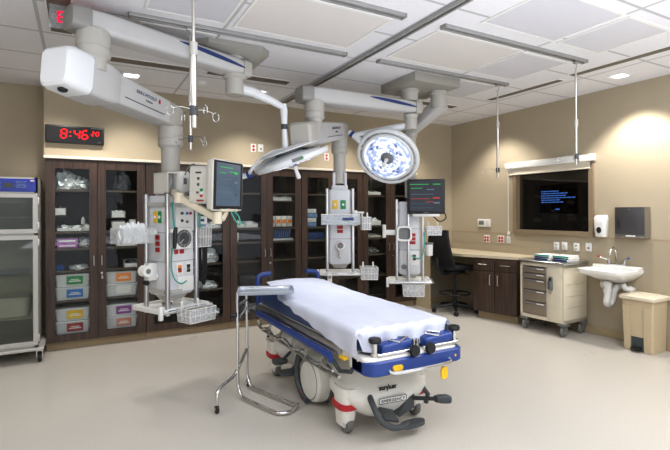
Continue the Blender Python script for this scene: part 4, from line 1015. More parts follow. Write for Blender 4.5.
# ------------------------------------------------------------------ surgical lights
def lamp_head(root, ctr, n, roll_dir):
    """lamp disc radius .35, light face along n, handle side toward roll_dir"""
    z = Vector(n).normalized(); x = Vector(roll_dir); x = (x - z * x.dot(z)).normalized(); y = z.cross(x)
    F_ = Matrix((x, y, z)).transposed().to_4x4(); F_.translation = Vector(ctr); F_ = inv(root) @ F_
    b = MB(F_)   # outer ring
    rg = []
    for r, zz in ((.318, .03), (.322, -.005), (.335, -.015), (.352, -.012), (.36, .0), (.356, .03), (.343, .04), (.325, .04), (.318, .03)):
        rg.append([(r * math.cos(2*PI*k/48), r * math.sin(2*PI*k/48), zz) for k in range(48)])
    b.rings(rg, cap=False); ring = b.build('outer_ring', 'boomw', root)
    b = MB(F_); b.lathe([(.001, -.06), (.10, -.06), (.20, -.05), (.28, -.025), (.298, .0), (.298, .03), (.285, .045), (.272, .045), (.268, .03), (.001, .03)], (0, 0, 0), 48); head = b.build('lamp_housing', 'boomw', root)
    b = MB(F_); b.lathe([(.001, -.122), (.20, -.118), (.29, -.10), (.305, -.09), (.30, -.082), (.001, -.082)], (0, 0, 0), 48); b.build('back_cover', 'boomw', root)
    b = MB(F_); b.lathe([(.001, -.083), (.14, -.083), (.14, -.055), (.001, -.055)], (0, 0, 0), 32); b.build('cover_gap', 'mgrey', root)
    for k in range(6):
        b = MB(F_); a = 2*PI*k/6 + .26; b.tube([(.285*math.cos(a), .285*math.sin(a), .0), (.33*math.cos(a), .33*math.sin(a), .0)], .016, 6); b.build('ring_spoke', 'boomw', ring)
    # faceted reflector wedges
    # faceted reflector dish: one connected polar grid, three facet tones
    rnd = random.Random(5); b = MB(F_); n = 32; radii = (.07, .10, .13, .16, .19, .22, .245, .265); grid = []
    for i, rr in enumerate(radii):
        grid.append([b.bm.verts.new(b.T @ Vector((rr * math.cos(2*PI*(k + .5 * (i % 2))/n), rr * math.sin(2*PI*(k + .5 * (i % 2))/n), .034 + .006 * ((i + k) % 2) + .02 * (1 - abs(rr - .165) / .1)))) for k in range(n)])
    for i in range(len(radii) - 1):
        for k in range(n):
            fc = b.bm.faces.new((grid[i][k], grid[i][(k+1) % n], grid[i+1][(k+1) % n], grid[i+1][k])); q = rnd.random() + (.22 if (k // 4) % 2 and i > 1 else 0)
            fc.material_index = 0 if q < .66 else 1 if q < 1.08 else 2
    ro = b.build('reflector', 'lens', head, False); ro.data.materials.append(M['lens2']); ro.data.materials.append(M['lensd'])
    b = MB(F_); b.lathe([(.001, .075), (.045, .072), (.07, .055), (.078, .03), (.001, .03)], (0, 0, 0), 28); b.build('lamp_hub', 'mgrey', root)
    b = MB(F_); b.lathe([(.001, .20), (.016, .198), (.022, .18), (.017, .12), (.024, .08), (.024, .07), (.001, .07)], (0, 0, 0), 18); b.build('handle', 'white', root)
    b = MB(F_); b.tube([(-.37, 0, -.01), (-.30, 0, -.02), (-.22, 0, -.06), (-.12, 0, -.07)], .03, 8, rad=[.032, .034, .03, .02]); b.build('yoke_bracket', 'boomw', root)
    return F_
Fv = Vector((.4817, .8763, 0)); Rv = Vector((.8763, -.4817, 0)); Uv = Vector((0, 0, 1))
# light one, hanging under boom one's pivot
s1 = thing('surgical_light', 'surgical light seen edge-on right of the left monitor, with curved white yoke', 'surgical light', (1.136, 3.81, 2.59))
b = W(s1); b.lathe([(.001, 2.585), (.10, 2.585), (.10, 2.565), (.075, 2.55), (.075, 2.42), (.001, 2.42)], (1.136, 3.81, 0), 28); b.build('hub', 'boomj', s1)
b = W(s1); b.tube([(1.15, 3.815, 2.49), (1.30, 3.85, 2.48), (1.50, 3.89, 2.43), (1.615, 3.91, 2.39)], .03, 10, rad=[.04, .042, .034, .028]); b.build('spring_arm', 'boomw', s1)
b = W(s1); b.tube([(1.615, 3.91, 2.42), (1.622, 3.908, 2.36), (1.624, 3.906, 2.22)], .03, 10, rad=[.03, .034, .026]); b.build('elbow', 'boomw', s1)
b = W(s1); b.cyl((1.624, 3.906, 2.235), (1.624, 3.906, 2.19), .029); b.build('swivel_ring', 'dgrey', s1)
b = W(s1); b.cyl((1.624, 3.906, 2.195), (1.635, 3.91, 2.02), .024, .03); b.build('drop_tube', 'boomw', s1)
L1 = Vector((1.75, 4.02, 1.94)); nn = Rv * .32 - Uv * .93 + Fv * .16; maj = (-Rv * .93 - Uv * .33)
F_ = lamp_head(s1, L1, nn, -maj)
pj = L1 + maj.normalized() * .42
b = W(s1); b.tube([(1.635, 3.91, 2.04), (1.60, 3.93, 2.005), (1.53, 3.98, 1.985), (1.44, 4.05, 1.92), (1.375, 4.12, 1.82), tuple(pj)], .016, 10, sm=6); b.build('yoke', 'boomw', s1)
b = W(s1); b.cyl(pj - maj.normalized() * .02, pj + maj.normalized() * .035, .036); b.build('blue_joint', 'bedblue', s1)
b = W(s1); b.cyl(pj + maj.normalized() * .02, pj + maj.normalized() * .10, .03, .022); b.build('joint_end', 'boomw', s1)
b = MB(F_); b.box((.06, .36, 0.01), (.10, .012, .03), bev=.003); b.build('control_pad', 'mgrey', s1)
b = MB(F_); b.box((.10, .368, 0.01), (.03, .004, .014)); b.build('indicator', 'green', s1)
# light two, under the square cover
s2 = thing('surgical_light', 'round surgical light facing the camera with bright reflectors above the right monitor', 'surgical light', (3.12, 3.97, 2.47))
b = W(s2); b.lathe([(.001, 2.48), (.08, 2.48), (.075, 2.46), (.068, 2.45), (.068, 2.32), (.001, 2.32)], (3.12, 3.97, 0), 28); b.build('hub', 'boomj', s2)
L2 = Vector((3.03, 4.27, 2.062)); n2 = (Rv * -.47 - Uv * .88) * .70 - Fv * .71; maj2 = (-Rv * .86 + Uv * .50)
p2 = L2 + (maj2 - n2.normalized() * maj2.dot(n2.normalized())).normalized() * .46 - n2.normalized() * .03
b = W(s2); b.tube([(3.11, 3.97, 2.37)] + [tuple(Vector((3.11, 3.97, 2.37)).lerp(p2, t_)) for t_ in (.35, .75, 1)], .028, 10, rad=[.036, .038, .030, .026]); b.build('spring_arm', 'boomw', s2)
F_ = lamp_head(s2, L2, n2, -maj2)
pe = L2 + (maj2 - n2.normalized() * maj2.dot(n2.normalized())).normalized() * .35
b = W(s2); b.cyl(p2, pe, .033, .04); b.build('yoke', 'boomw', s2)
dd = (p2 - pe).normalized()
b = W(s2); b.cyl(p2 - dd * .005, p2 + dd * .03, .037); b.build('blue_joint', 'bedblue', s2)
b = W(s2); b.cyl(p2 + dd * .028, p2 + dd * .06, .036, .028); b.build('joint_end', 'boomw', s2)

# ------------------------------------------------------------------ hanging poles from the ceiling rails
def iv_pole(x, y, ztop, zthick, zend, zhook, label, r=.008, R_=.014, a=.4, mat='nickel'):
    t = thing('hanging_pole', label, 'infusion pole', (x, y, ZC - .028))
    b = MB(); b.box((0, 0, -.012), (.05, .03, .024), bev=.004); b.tube([(0, 0, -.02), (.016, 0, -.045), (0, 0, -.07), (-.012, 0, -.06)], .004, 6, sm=4); b.build('trolley_hook', 'nickel', t)
    o = t.location.z
    b = MB(); b.cyl((0, 0, -.06), (0, 0, zthick - o), r); b.build('upper_rod', mat, t)
    b = MB(); b.cyl((0, 0, zthick - o), (0, 0, zend - o), R_); b.build('lower_tube', 'nickel', t)
    b = MB(); b.cyl((0, 0, zthick - o + .02), (0, 0, zthick - o - .05), R_ * 1.35); b.build('slide_collar', 'boomj', t)
    b = MB(); b.cyl((0, 0, zhook - o + .02), (0, 0, zhook - o - .03), R_ * 1.5); b.build('hook_collar', 'dgrey', t)
    for k in range(4):
        q = a + PI / 2 * k; c, s_ = math.cos(q), math.sin(q); z = zhook - o
        b = MB(); pts = [(0, 0, z), (.07 * c, .07 * s_, z + .008), (.12 * c, .12 * s_, z - .004)]
        for j in range(9):
            g = PI / 2 + 2 * PI * j / 9; pts.append(((.135 + .022 * math.cos(g) * .9) * c, (.135 + .022 * math.cos(g) * .9) * s_, z - .022 + .026 * math.sin(g)))
        b.tube(pts, .0032, 6, sm=3); b.build('bag_hook', 'steel', t)
iv_pole(.712, 3.51, 2.8, 2.30, 1.90, 1.985, 'thin hanging infusion pole at left, the one ending lower before the left monitor', .006, .011, .5)
iv_pole(.552, 2.63, 2.8, 2.36, 1.905, 2.005, 'thicker hanging infusion pole nearest the camera, left of the ceiling cover', .010, .016, .25)
iv_pole(3.93, 3.51, 2.8, 2.38, 1.80, 1.885, 'hanging infusion pole to the left of the observation window', .007, .013, .7)
iv_pole(3.956, 2.63, 2.8, 2.25, 1.855, 1.94, 'hanging infusion pole in front of the roller blind', .008, .013, .45)
# ------------------------------------------------------------------ the hospital stretcher
bed = thing('hospital_stretcher', 'blue and white wheeled stretcher with navy mattress in the middle of the floor', 'stretcher', (1.76, 3.2, 0))
def V(*p): return Vector(p)
BX0, BX1 = 1.40, 2.12
# casters with hooded covers
def caster(x, y, s, big=False):
    c = W(bed)
    c.rings([[(x + px * kx, y + py * ky + oy, z) for px, py in rrect(1, 1, .35, 5)] for z, kx, ky, oy in ((.075, .085, .12, .0), (.10, .10, .15, 0), (.19, .115, .165, -.004 * s), (.27, .13, .18, -.012 * s), (.31, .13, .19, -.02 * s))])
    o = c.build('caster_cover', 'bedwhite', bed)
    b = W(bed); b.rings([[(x + px * k, y + py * k * 1.32, z) for px, py in rrect(.138, .14, .05, 5)] for z, k in ((.165, .98), (.17, 1.03), (.20, 1.06), (.205, 1.0))]); b.build('red_band', 'red', o)
    b = W(bed); b.lathe([(.001, -.022), (.055, -.022), (.064, -.014), (.066, 0), (.064, .014), (.055, .022), (.001, .022)], (x - .0, y - .015, .066), 26, 'X'); w_ = b.build('wheel', 'wheel', o)
    b = W(bed); b.lathe([(.001, -.026), (.03, -.026), (.034, -.02), (.034, .02), (.03, .026), (.001, .026)], (x, y - .015, .066), 18, 'X'); b.build('hub_cap', 'bedwhite', o)
    b = W(bed)
    for sx in (-1, 1): b.box((x + sx * .036, y + .01, .11), (.016, .085, .12), bev=.006)
    b.build('fork', 'bedwhite', o)
for x, y, s in ((1.51, 2.62, 1), (2.06, 2.62, 1), (1.50, 3.83, -1), (2.06, 3.83, -1)): caster(x, y, s)
def hood(y0, ys, name, sgn):
    """moulded end fairing: y0 outer lip, growing towards +y * sgn"""
    b = W(bed); cx = 1.785; rg = []
    for z, wx, front, back in ((.075, .22, .13, .36), (.10, .34, .085, .39), (.15, .49, .04, .42), (.205, .60, .012, .44), (.25, .66, .0, .45), (.285, .66, .012, .45), (.34, .61, .07, .45), (.385, .54, .14, .45), (.41, .42, .2, .44), (.42, .3, .25, .42)):
        ring = []; n = 40; yc = (front + back) / 2; hy = (back - front) / 2
        for k in range(n):
            t = 2*PI*k/n; c, s_ = math.cos(t), math.sin(t); e = 2 / 3.0
            ring.append((cx + wx / 2 * math.copysign(abs(c) ** e, c), y0 + sgn * (yc + hy * math.copysign(abs(s_) ** e, s_)), z))
        rg.append(ring)
    b.rings(rg); return b.build(name, 'bedwhite', bed, ang=60)
hd1 = hood(2.42, 1, 'base_hood', 1)
hood(4.0, 1, 'base_hood', -1)
# long base body between the hoods
b = W(bed); b.rings([[(1.785 + px * wx, y, zc + pz * h) for px, pz in rrect(1, 1, .3, 5)] for y, wx, zc, h in ((2.75, .48, .30, .22), (2.95, .40, .27, .16), (3.2, .36, .25, .13), (3.5, .40, .27, .15), (3.72, .46, .29, .20))]); b.build('base_body', 'bedwhite', bed)
b = W(bed); b.rings([[(1.60 + px * .16, y, z + pz * .05) for px, pz in rrect(1, 1, .4, 5)] for y, z in ((2.80, .33), (3.1, .30), (3.4, .29), (3.75, .30))]); b.build('side_sill', 'bedwhite', bed)
# fifth wheel cover
b = W(bed); b.lathe([(.001, -.075), (.13, -.072), (.160, -.045), (.168, 0), (.168, .03), (.001, .03)], (1.54, 3.10, .19), 36, 'X'); fw_ = b.build('wheel_cover', 'bedwhite', bed)
b = W(bed); b.lathe([(.136, -.0725), (.139, -.074), (.139, -.066), (.136, -.066), (.136, -.0725)], (1.545, 3.10, .19), 36, 'X'); b.build('cover_groove', 'mgrey', fw_)
b = W(bed); b.lathe([(.001, -.03), (.085, -.03), (.095, 0), (.085, .03), (.001, .03)], (1.62, 3.10, .095), 24, 'X'); b.build('centre_wheel', 'wheel', bed)
b = W(bed); b.tube([(1.47, 3.26, .33), (1.455, 3.27, .24), (1.455, 3.25, .13), (1.46, 3.17, .055), (1.465, 3.10, .035)], .022, 10, rad=None, sm=4); b.build('side_pedal_arm', 'dgrey', bed)
b = W(bed); b.box((1.452, 3.27, .255), (.012, .02, .02), bev=.003); b.build('green_mark', 'green', fw_)
b = W(bed); b.box((1.452, 3.18, .075), (.012, .025, .02), bev=.003); b.build('red_mark', 'red', fw_)
for y, z in ((3.42, .155), (3.58, .20)):
    b = W(bed); b.rings([[(1.44 + px * .12, y + py * .11, z + dz) for px, py in rrect(1, 1, .3)] for dz in (-.012, .012)]); b.tube([(1.46, y, z), (1.58, y + .02, z + .09), (1.66, y, z + .10)], .013, 8); b.build('foot_pedal', 'dgrey', bed)
# front pedals and lever
b = W(bed); b.tube([(1.60, 2.47, .27), (1.58, 2.40, .24), (1.60, 2.345, .16), (1.68, 2.335, .10), (1.76, 2.34, .085), (1.82, 2.36, .085)], .02, 10, sm=4, rad=None); b.build('brake_pedal', 'dgrey', bed)
b = W(bed); b.box((1.70, 2.40, .15), (.12, .10, .02), rot=Euler((R(25), R(20), 0)), bev=.008); b.build('pedal_pad', 'dgrey', bed)
b = W(bed); b.rings([[(1.86 + px * .18, 2.36 + py * .07, .075 + dz + px * .0) for px, py in rrect(1, 1, .4)] for dz in (-.014, .014)]); b.build('pedal_pad', 'dgrey', bed)
b = W(bed); b.tube([(1.87, 2.47, .205), (1.95, 2.42, .20), (2.06, 2.36, .195)], .013, 10); lv = b.build('steer_lever', 'black', bed)
b = W(bed); b.rings([[(2.075 + t_ * .8, 2.35 - t_ * .4 + px * r_, .194 + pz * r_) for px, pz in rrect(1, 1, .3)] for t_, r_ in ((-.03, .04), (0, .052), (.06, .055), (.075, .045))]); b.build('lever_grip', 'dgrey', lv)
b = W(bed); b.prism([(1.93, .26), (1.80, .12), (1.81, .10), (1.93, .14)], 2.432, 2.50, 'Y'); b.build('pedal_panel', 'dgrey', bed)
b = W(bed); b.tube([(2.04, 2.50, .25), (2.07, 2.46, .19), (2.06, 2.47, .13)], .016, 8); b.build('steer_pedal', 'dgrey', bed)
T_ = inv(bed) @ facing((1.74, 2.408, .238), (-.10, -.985, -.10))
b = MB(T_); b.rings([[(x, y, z) for x, y in rrect(.20, .042, .008)] for z in (-.01, .003)]); bd = b.build('name_badge', 'paper', bed)
b = MB(T_); b.rings([[(x, y, .0035) for x, y in rrect(.20, .042, .008)], [(x, y, .0035) for x, y in rrect(.191, .033, .006)]], cap=False); b.build('badge_border', 'black', bd, False)
text('EMERGENCY', .0285, 'black', T_ @ Matrix.Translation((0, -.001, .006)), 'lettering', bd, space=1.08)
T_ = inv(bed) @ facing((1.725, 2.452, .298), (-.05, -.66, .75))
text('stryker', .046, 'black', T_ @ Matrix.Translation((0, 0, .012)), 'lettering', bed, depth=.004, shear=.15)
# lift columns between base and litter
for y in (2.85, 3.6):
    b = W(bed); b.cyl((1.77, y, .28), (1.77, y, .42), .085, n=24); b.cyl((1.77, y, .41), (1.77, y, .53), .065, n=24); b.build('lift_column', 'steel', bed)
# litter frame
b = W(bed)
for x in (1.455, 2.065): b.span((x - .02, 2.32, .525), (x + .02, 4.10, .575), bev=.008)
for y in (2.40, 2.9, 3.5, 4.06): b.span((1.455, y - .02, .53), (2.065, y + .02, .57), bev=.006)
lf = b.build('litter_frame', 'bedwhite', bed)
b = W(bed); b.span((1.44, 2.36, .578), (2.08, 4.08, .602), bev=.008); b.build('mattress_deck', 'bedwhite', bed)
# foot end bumper (blue) and its white deck
def ubar(y0, dep, z0, z1, x0, x1, r, t):
    out = [(x0, y0 + dep), (x0, y0 + r * .8)] + [(x0 + r - r * math.cos(a), y0 + r - r * math.sin(a)) for a in [PI/2*i/6 for i in range(1, 7)]] + [(x1 - r + r * math.sin(a), y0 + r - r * math.cos(a)) for a in [PI/2*i/6 for i in range(0, 7)]] + [(x1, y0 + dep)]
    inn = [(x1 - t, y0 + dep), (x1 - t, y0 + t + .02), (x0 + t, y0 + t + .02), (x0 + t, y0 + dep)]
    return out + inn
b = W(bed); x0, x1, y0 = 1.42, 2.15, 2.19
rg = []
for z, e in ((.487, .008), (.495, 0), (.563, 0), (.572, .008)):
    rg.append([(x, y, z) for x, y in ubar(y0 + e, .19, 0, 0, x0 + e, x1 - e, .07, .06)])
b.rings(rg); bp = b.build('foot_bumper', 'bedblue', bed)
b = W(bed); b.rings([[(x, y, z) for x, y in [(px + 1.77, py + 2.335) for px, py in rrect(.70 - e, .25 - e, .06, 5)]] for z, e in ((.50, 0), (.578, 0), (.590, .02))]); b.build('foot_deck', 'bedwhite', bed)
b = W(bed); b.tube([(1.56, 2.20, .515), (1.575, 2.165, .505), (1.70, 2.15, .505), (1.88, 2.15, .505), (2.0, 2.165, .505), (2.015, 2.20, .515)], .012, 10, sm=3); b.build('grab_bar', 'chrome', bp)
b = W(bed); b.rings([[(1.615 + px, 2.178 + dy, .525 + pz) for px, pz in rrect(.07, .03, .014)] for dy in (0, .012)]); b.build('release_handle', 'yellow', bp)
b = W(bed); b.rings([[(1.95 + px, 2.16 + dy, .445 + pz) for px, pz in rrect(.05, .078, .025, 6)] for dy in (0, .01)]); b.build('pull_tag', 'yellow', bp)
b = W(bed); b.box((2.065, 2.189, .53), (.012, .004, .012)); b.build('warning_dot', 'yellow', bp)
# folded push handles and socket posts at the foot
for sx, x, xx in ((-1, 1.495, 1), (1, 2.105, -1)):
    b = W(bed); b.cyl((x, 2.245, .585), (x, 2.245, .68), .016); b.cyl((x, 2.245, .60), (x, 2.245, .615), .024); p_ = b.build('corner_post', 'chrome', bed)
    b = W(bed); b.lathe([(.001, .0), (.034, .004), (.039, .018), (.034, .032), (.001, .038)], (x, 2.245, .668), 20); b.build('knob', 'black', p_)
    xa_ = x + xx * .035; xb_ = x + xx * .25
    b = W(bed); b.rings([[(xa_ + (xb_ - xa_) * t_, 2.255 + py * k - .0, .628 + pz * k * 1.05 + (t_ if xx > 0 else -t_ + 1) * .014) for py, pz in rrect(.085, .058, .022)] for t_, k in ((0, .8), (.05, 1), (.95, 1), (1, .8))]); h_ = b.build('push_handle', 'bedblue', bed)
    b = W(bed); b.cyl((x, 2.217, .603), (x + xx * .27, 2.217, .603), .011); b.build('handle_bar', 'chrome', h_)
    b = W(bed); b.tube([(xa_ + xx * .07, 2.255, .668), (xa_ + xx * .12, 2.215, .664), (xa_ + xx * .20, 2.245, .678), (xa_ + xx * .14, 2.295, .674)], .006, 8, closed=True); b.build('latch_loop', 'chrome', h_)
    b = W(bed); b.cyl((x + xx * .245, 2.180, .60), (x + xx * .245, 2.145, .60), .0); b.lathe([(.001, -.03), (.032, -.028), (.036, -.012), (.03, 0), (.001, .004)], (x + xx * .245, 2.200, .605), 16, 'Y'); b.build('adjust_knob', 'black', h_)
    b = W(bed); b.cyl((x + xx * .29, 2.255, .585), (x + xx * .29, 2.255, .655), .012); b.build('latch_post', 'chrome', h_)
# mattress
b = W(bed)
NX, NY = 16, 40; MY0, MY1 = 2.32, 4.08
def mtop(y):
    t = (y - MY0) / (MY1 - MY0); return .735 + .035 * max(0, (t - .55) / .45) ** 1.3
ys = [MY0 + (MY1 - MY0) * j / 36 for j in range(37)]; rg = []
for j, y in enumerate(ys):
    q = min(j, 36 - j); e = (.03, .012, .003)[q] if q < 3 else 0
    rg.append([(1.76 + px, y, .605 + (mtop(y) - e - .605) * (.5 + pz)) for px, pz in [(a_, c_ / .13) for a_, c_ in rrect(.684 - 2 * e, .13, .03, 4)]])
b.rings(rg); b.build('mattress', 'navy', bed, ang=50)
# sheet: profile across the bed swept along it, hanging at the foot
sh = thing('bed_sheet', 'white cotton sheet spread over the navy mattress of the stretcher', 'sheet', (1.76, 3.2, .6))
b = W(sh); rnd = random.Random(11)
def sheet_pt(u, v):
    """u across 0..1 (left hem to right hem), v along 0 (foot hem) .. 1 (head)"""
    y = 2.30 + (v - .12) / .88 * (4.10 - 2.30) if v > .12 else 2.30
    t = max(0, min(1, (y - 2.30) / 1.80))
    # left hem: deep drape at the foot, drawn back on top at the head
    if t < .10: dropL = .155
    elif t < .45: dropL = .155 - (t - .10) / .35 * .085
    elif t < .72: dropL = .07 - (t - .45) / .27 * .06
    else: dropL = .01 - (t - .72) / .28 * .085
    dropL += .006 * math.sin(t * 31) + .004 * math.sin(t * 67)
    dropR = .15 + .01 * math.sin(t * 23)
    Wd = .69; Ltot = dropL + Wd + dropR; s = u * Ltot - dropL
    xl, xr = 1.407, 2.113; top = mtop(y) + .010; r_ = .035
    if s < 0:
        a = min(1, -s / r_); x = xl + r_ * (1 - math.sin(a * PI/2)) - .004 * max(0, -s - r_) * 6; z = top - r_ * (1 - math.cos(a * PI/2)) - max(0, -s - r_)
        x -= .006 + .006 * math.sin(t * 40 + 1) * min(1, -s * 9)
    elif s > Wd:
        q = s - Wd; a = min(1, q / r_); x = xr - r_ * (1 - math.sin(a * PI/2)); z = top - r_ * (1 - math.cos(a * PI/2)) - max(0, q - r_)
        x += .012 * math.sin(t * 36) * min(1, q * 9)
    else: x = xl + r_ + (xr - xl - 2 * r_) * s / Wd; z = top
    # gentle crown of the mattress near the head and small wrinkles
    f_ = max(0, min(1, s / Wd)); z += .028 * math.sin(PI * f_) * t ** 2
    z += .0035 * math.sin(x * 22 + y * 9) * math.sin(y * 13 - x * 5)
    z += .010 * math.exp(-((t - .02) / .06) ** 2) * math.sin(x * 60) * .5
    if v <= .12:
        q = (.12 - v) / .12 * (.125 + .02 * math.sin(u * 9 + 1) + .03 * math.exp(-((u - .12) / .08) ** 2)); a = min(1, q / r_)
        z2 = z - r_ * (1 - math.cos(a * PI/2)) - max(0, q - r_); y = 2.31 + r_ * .3 - r_ * math.sin(a * PI/2) - .018 * math.sin(u * 34 + .5) * min(1, q * 10) - .008 * math.sin(u * 71) * min(1, q * 10)
        if s > 0 and s < Wd: z = max(z2, .612)
        else: z = max(z - q * .25, .57)
    if v > .985: z -= .012
    return (x, y, z)
nu, nv = 56, 96
g = [[b.bm.verts.new(b.T @ Vector(sheet_pt(i / nu, j / nv))) for i in range(nu + 1)] for j in range(nv + 1)]
for j in range(nv):
    for i in range(nu): b.bm.faces.new((g[j][i], g[j][i+1], g[j+1][i+1], g[j+1][i]))
so = b.build('sheet_cloth', 'sheet', sh, ang=80)
# side rails, lowered
def side_rail(x, s):
    b = W(bed); b.rings([[(x + px, y, z + pz) for px, pz in rrect(.036, .05, .015)] for y, z in ((2.58, .505), (2.60, .52), (3.95, .535), (3.98, .525))]); r_ = b.build('side_rail', 'bedblue', bed)
    pts = []
    for k in range(22):
        y = 2.55 + k * .067; pts.append((x + s * .006, y, .435 + .016 * math.sin(k * 1.2)))
    b = W(bed); b.tube(pts, .010, 8, sm=3); b.build('rail_bar', 'chrome', r_)
    b = W(bed); b.tube([(x - s * .015, 2.5, .41), (x - s * .015, 2.7, .395), (x - s * .015, 3.9, .40), (x - s * .015, 4.0, .45)], .012, 8); b.build('rail_bar', 'steel', r_)
    for k in range(6):
        y = 2.66 + k * .24; b = W(bed); b.tube([(x, y, .52), (x + s * .004, y + .05, .46), (x - s * .012, y + .09, .40)], .009, 8); b.build('rail_post', 'steel', r_)
    b = W(bed); b.tube([(x - s * .02, 2.62, .50), (x - s * .03, 2.52, .44), (x - s * .05, 2.42, .46), (x - s * .06, 2.38, .52)], .014, 8); b.build('rail_hinge', 'dgrey', r_)
side_rail(1.385, -1); side_rail(2.135, 1)
b = W(bed); b.span((1.408, 2.52, .543), (1.432, 4.05, .60), bev=.006); b.build('side_channel', 'steel', bed)
b = W(bed); b.box((1.395, 2.44, .548), (.03, .07, .018), bev=.005); b.build('release_tab', 'yellow', bed)
# head end: deck panel, blue corner and push handles
b = W(bed); b.rings([[(1.77 + px, 4.10 + py, z) for px, py in rrect(.66 - e, .09 - e, .04, 4)] for z, e in ((.525, 0), (.575, 0), (.585, .01))]); b.build('head_bumper', 'bedwhite', bed)
for x, s in ((1.455, 1), (2.085, -1)):
    b = W(bed); b.tube([(x, 4.14, .56), (x, 4.15, .70), (x, 4.16, .80), (x + s * .02 if s > 0 else x - .02, 4.165, .835), (x + s * .06, 4.165, .845), (x + s * .13, 4.165, .852)], .023, 12, sm=3); b.build('push_handle', 'bedblue', bed)
for x in (1.49, 2.06):
    b = W(bed); b.cyl((x, 3.98, .30), (x, 3.98, .34), .012); b.ball((x, 3.98, .36), .03, (.8, .8, 1.2)); b.build('pedal_knob', 'black', bed)

# ------------------------------------------------------------------ tray stand beside the stretcher
st = thing('tray_stand', 'chrome wheeled tray stand at the left side of the stretcher', 'tray stand', (1.12, 3.5, 0))
A, B = V(1.055, 3.488, 0), V(1.185, 3.66, 0); lv_ = V(.32, -.95, 0).normalized()
z0 = .022
def fil(p, q, r_, c):   # rounded corner between the vertical and the floor run
    return [p + V(0, 0, r_), c + V(0, 0, 0) + (p + V(0, 0, r_) - c) * .25, c + (q - c) * .25, q]
endA, endB = A + lv_ * .42, B + lv_ * .55
mid = (endA + endB) / 2 + lv_ * .09
pts = [A + V(0, 0, .80), A + V(0, 0, .5), A + V(0, 0, .16), A + V(0, 0, .08) + lv_ * .012, A + V(0, 0, z0 + .012) + lv_ * .05, A + lv_ * .11 + V(0, 0, z0), endA + V(0, 0, z0), endA + lv_ * .06 + V(.02, .0, z0), mid + V(-.0, 0, z0), endB + lv_ * .05 + V(.015, 0.02, z0), endB + V(0, 0, z0), B + lv_ * .11 + V(0, 0, z0), B + lv_ * .05 + V(0, 0, z0 + .012), B + V(0, 0, .08) + lv_ * .012, B + V(0, 0, .16), B + V(0, 0, .5), B + V(0, 0, .76)]
b = W(st); b.tube(pts, .0125, 12, sm=4); b.build('frame_tube', 'chrome', st)
C = V(.845, 3.30, 0); dC = (C - B).normalized()
b = W(st); b.tube([B + V(.012, .012, .33), B + V(.0, -.0, .30) + dC * .03, B + dC * .12 + V(0, 0, .235), A + V(-.016, 0, .20), A + dC * .10 + V(0, 0, .19), C - dC * .05 + V(0, 0, .165), C - dC * .005 + V(0, 0, .13), C + V(0, 0, .05)], .0125, 12, sm=4); b.build('leg', 'chrome', st)
for p in (C, B + V(.02, .03, 0)):
    b = W(st); b.lathe([(.001, -.012), (.026, -.012), (.031, -.006), (.031, .006), (.026, .012), (.001, .012)], p + V(0, 0, .031), 20, 'X'); w_ = b.build('caster', 'rubber', st)
    b = W(st); b.lathe([(.001, -.015), (.014, -.014), (.014, .014), (.001, .015)], p + V(0, 0, .031), 14, 'X'); b.build('hub', 'nickel', w_)
    b = W(st); b.cyl(p + V(0, 0, .05), p + V(0, .0, .085), .011); b.build('caster_stem', 'nickel', w_)
b = W(st); b.tube([A + V(0, 0, .78), A + V(0, 0, .805) + lv_ * -.0, A + V(.03, -.01, .815), A + V(.35, -.12, .812)], .011, 10, sm=2); b.build('tray_arm', 'chrome', st)
b = W(st); b.tube([B + V(0, 0, .74), B + V(0, 0, .80), B + V(.03, -.01, .812), B + V(.32, -.11, .812)], .011, 10, sm=2); b.build('tray_arm', 'chrome', st)
b = W(st); b.cyl(A + V(0, 0, .60), B + V(0, 0, .66), .011); b.build('cross_bar', 'chrome', st)
b = W(st); b.cyl(A + V(.0, .0, .72), B + V(0, 0, .72), .011); b.build('cross_bar', 'chrome', st)
b = W(st); b.lathe([(.001, -.03), (.016, -.03), (.02, -.02), (.02, .0), (.001, .0)], A + V(-.016, -.004, .645), 14, 'X'); b.build('clamp_knob', 'black', st)
u_, v_ = V(.94, -.34, 0), V(.34, .94, 0)
tc_ = V(1.285, 3.485, .812)
b = W(st)
rg = []
for k, z in ((.94, -.012), (.99, .0), (1.0, .018)): rg.append([tc_ + u_ * x * k + v_ * y * k + V(0, 0, z) for x, y in rrect(.44, .27, .03)])
rg += [[tc_ + u_ * x * k + v_ * y * k + V(0, 0, z) for x, y in rrect(.44, .27, .03)] for k, z in ((.985, .018), (.97, .004), (.925, -.009))]
b.rings(rg); b.build('tray', 'traym', st)
# ------------------------------------------------------------------ right side of the room
# worktop and base cabinet, set slightly askew to the wall
CT = .855
ct = thing('worktop', 'beige laminate worktop running along the right wall into the corner', 'worktop', (4.9, 4.8, CT))
b = W(ct); poly = [(4.50, YW - .012), (4.51, 5.25), (4.60, 4.72), (4.86, 3.985), (XR - .012, 3.985), (XR - .012, YW - .012)]
b.prism(poly, CT - .035, CT); b.build('worktop_slab', 'counter', ct, False)
b = W(ct); b.span((XR - .026, 3.985, CT), (XR - .012, YW - .012, CT + .095)); b.build('backsplash', 'wains', ct, False)
b = W(ct); b.span((4.50, YW - .026, CT), (XR - .027, YW - .012, CT + .095)); b.build('backsplash', 'wains', ct, False)
b = W(ct); b.span((4.50, 5.30, .0), (4.52, YW - .022, CT - .035)); b.build('end_panel', 'beige', ct, False)
b = W(ct)
b.prism([(5.25, .70), (5.25, .80), (4.98, .80), (4.98, .77)], 4.86, 4.89, 'Y') if False else b.span((4.98, 4.86, .765), (XR - .008, 4.88, CT - .036)); b.build('support_bracket', 'beige', ct, False)
fl_, fr_ = Vector((4.665, 4.60, 0)), Vector((4.83, 4.015, 0)); dxy = (fr_ - fl_); Lf = dxy.length; ang = math.atan2(dxy.y, dxy.x)
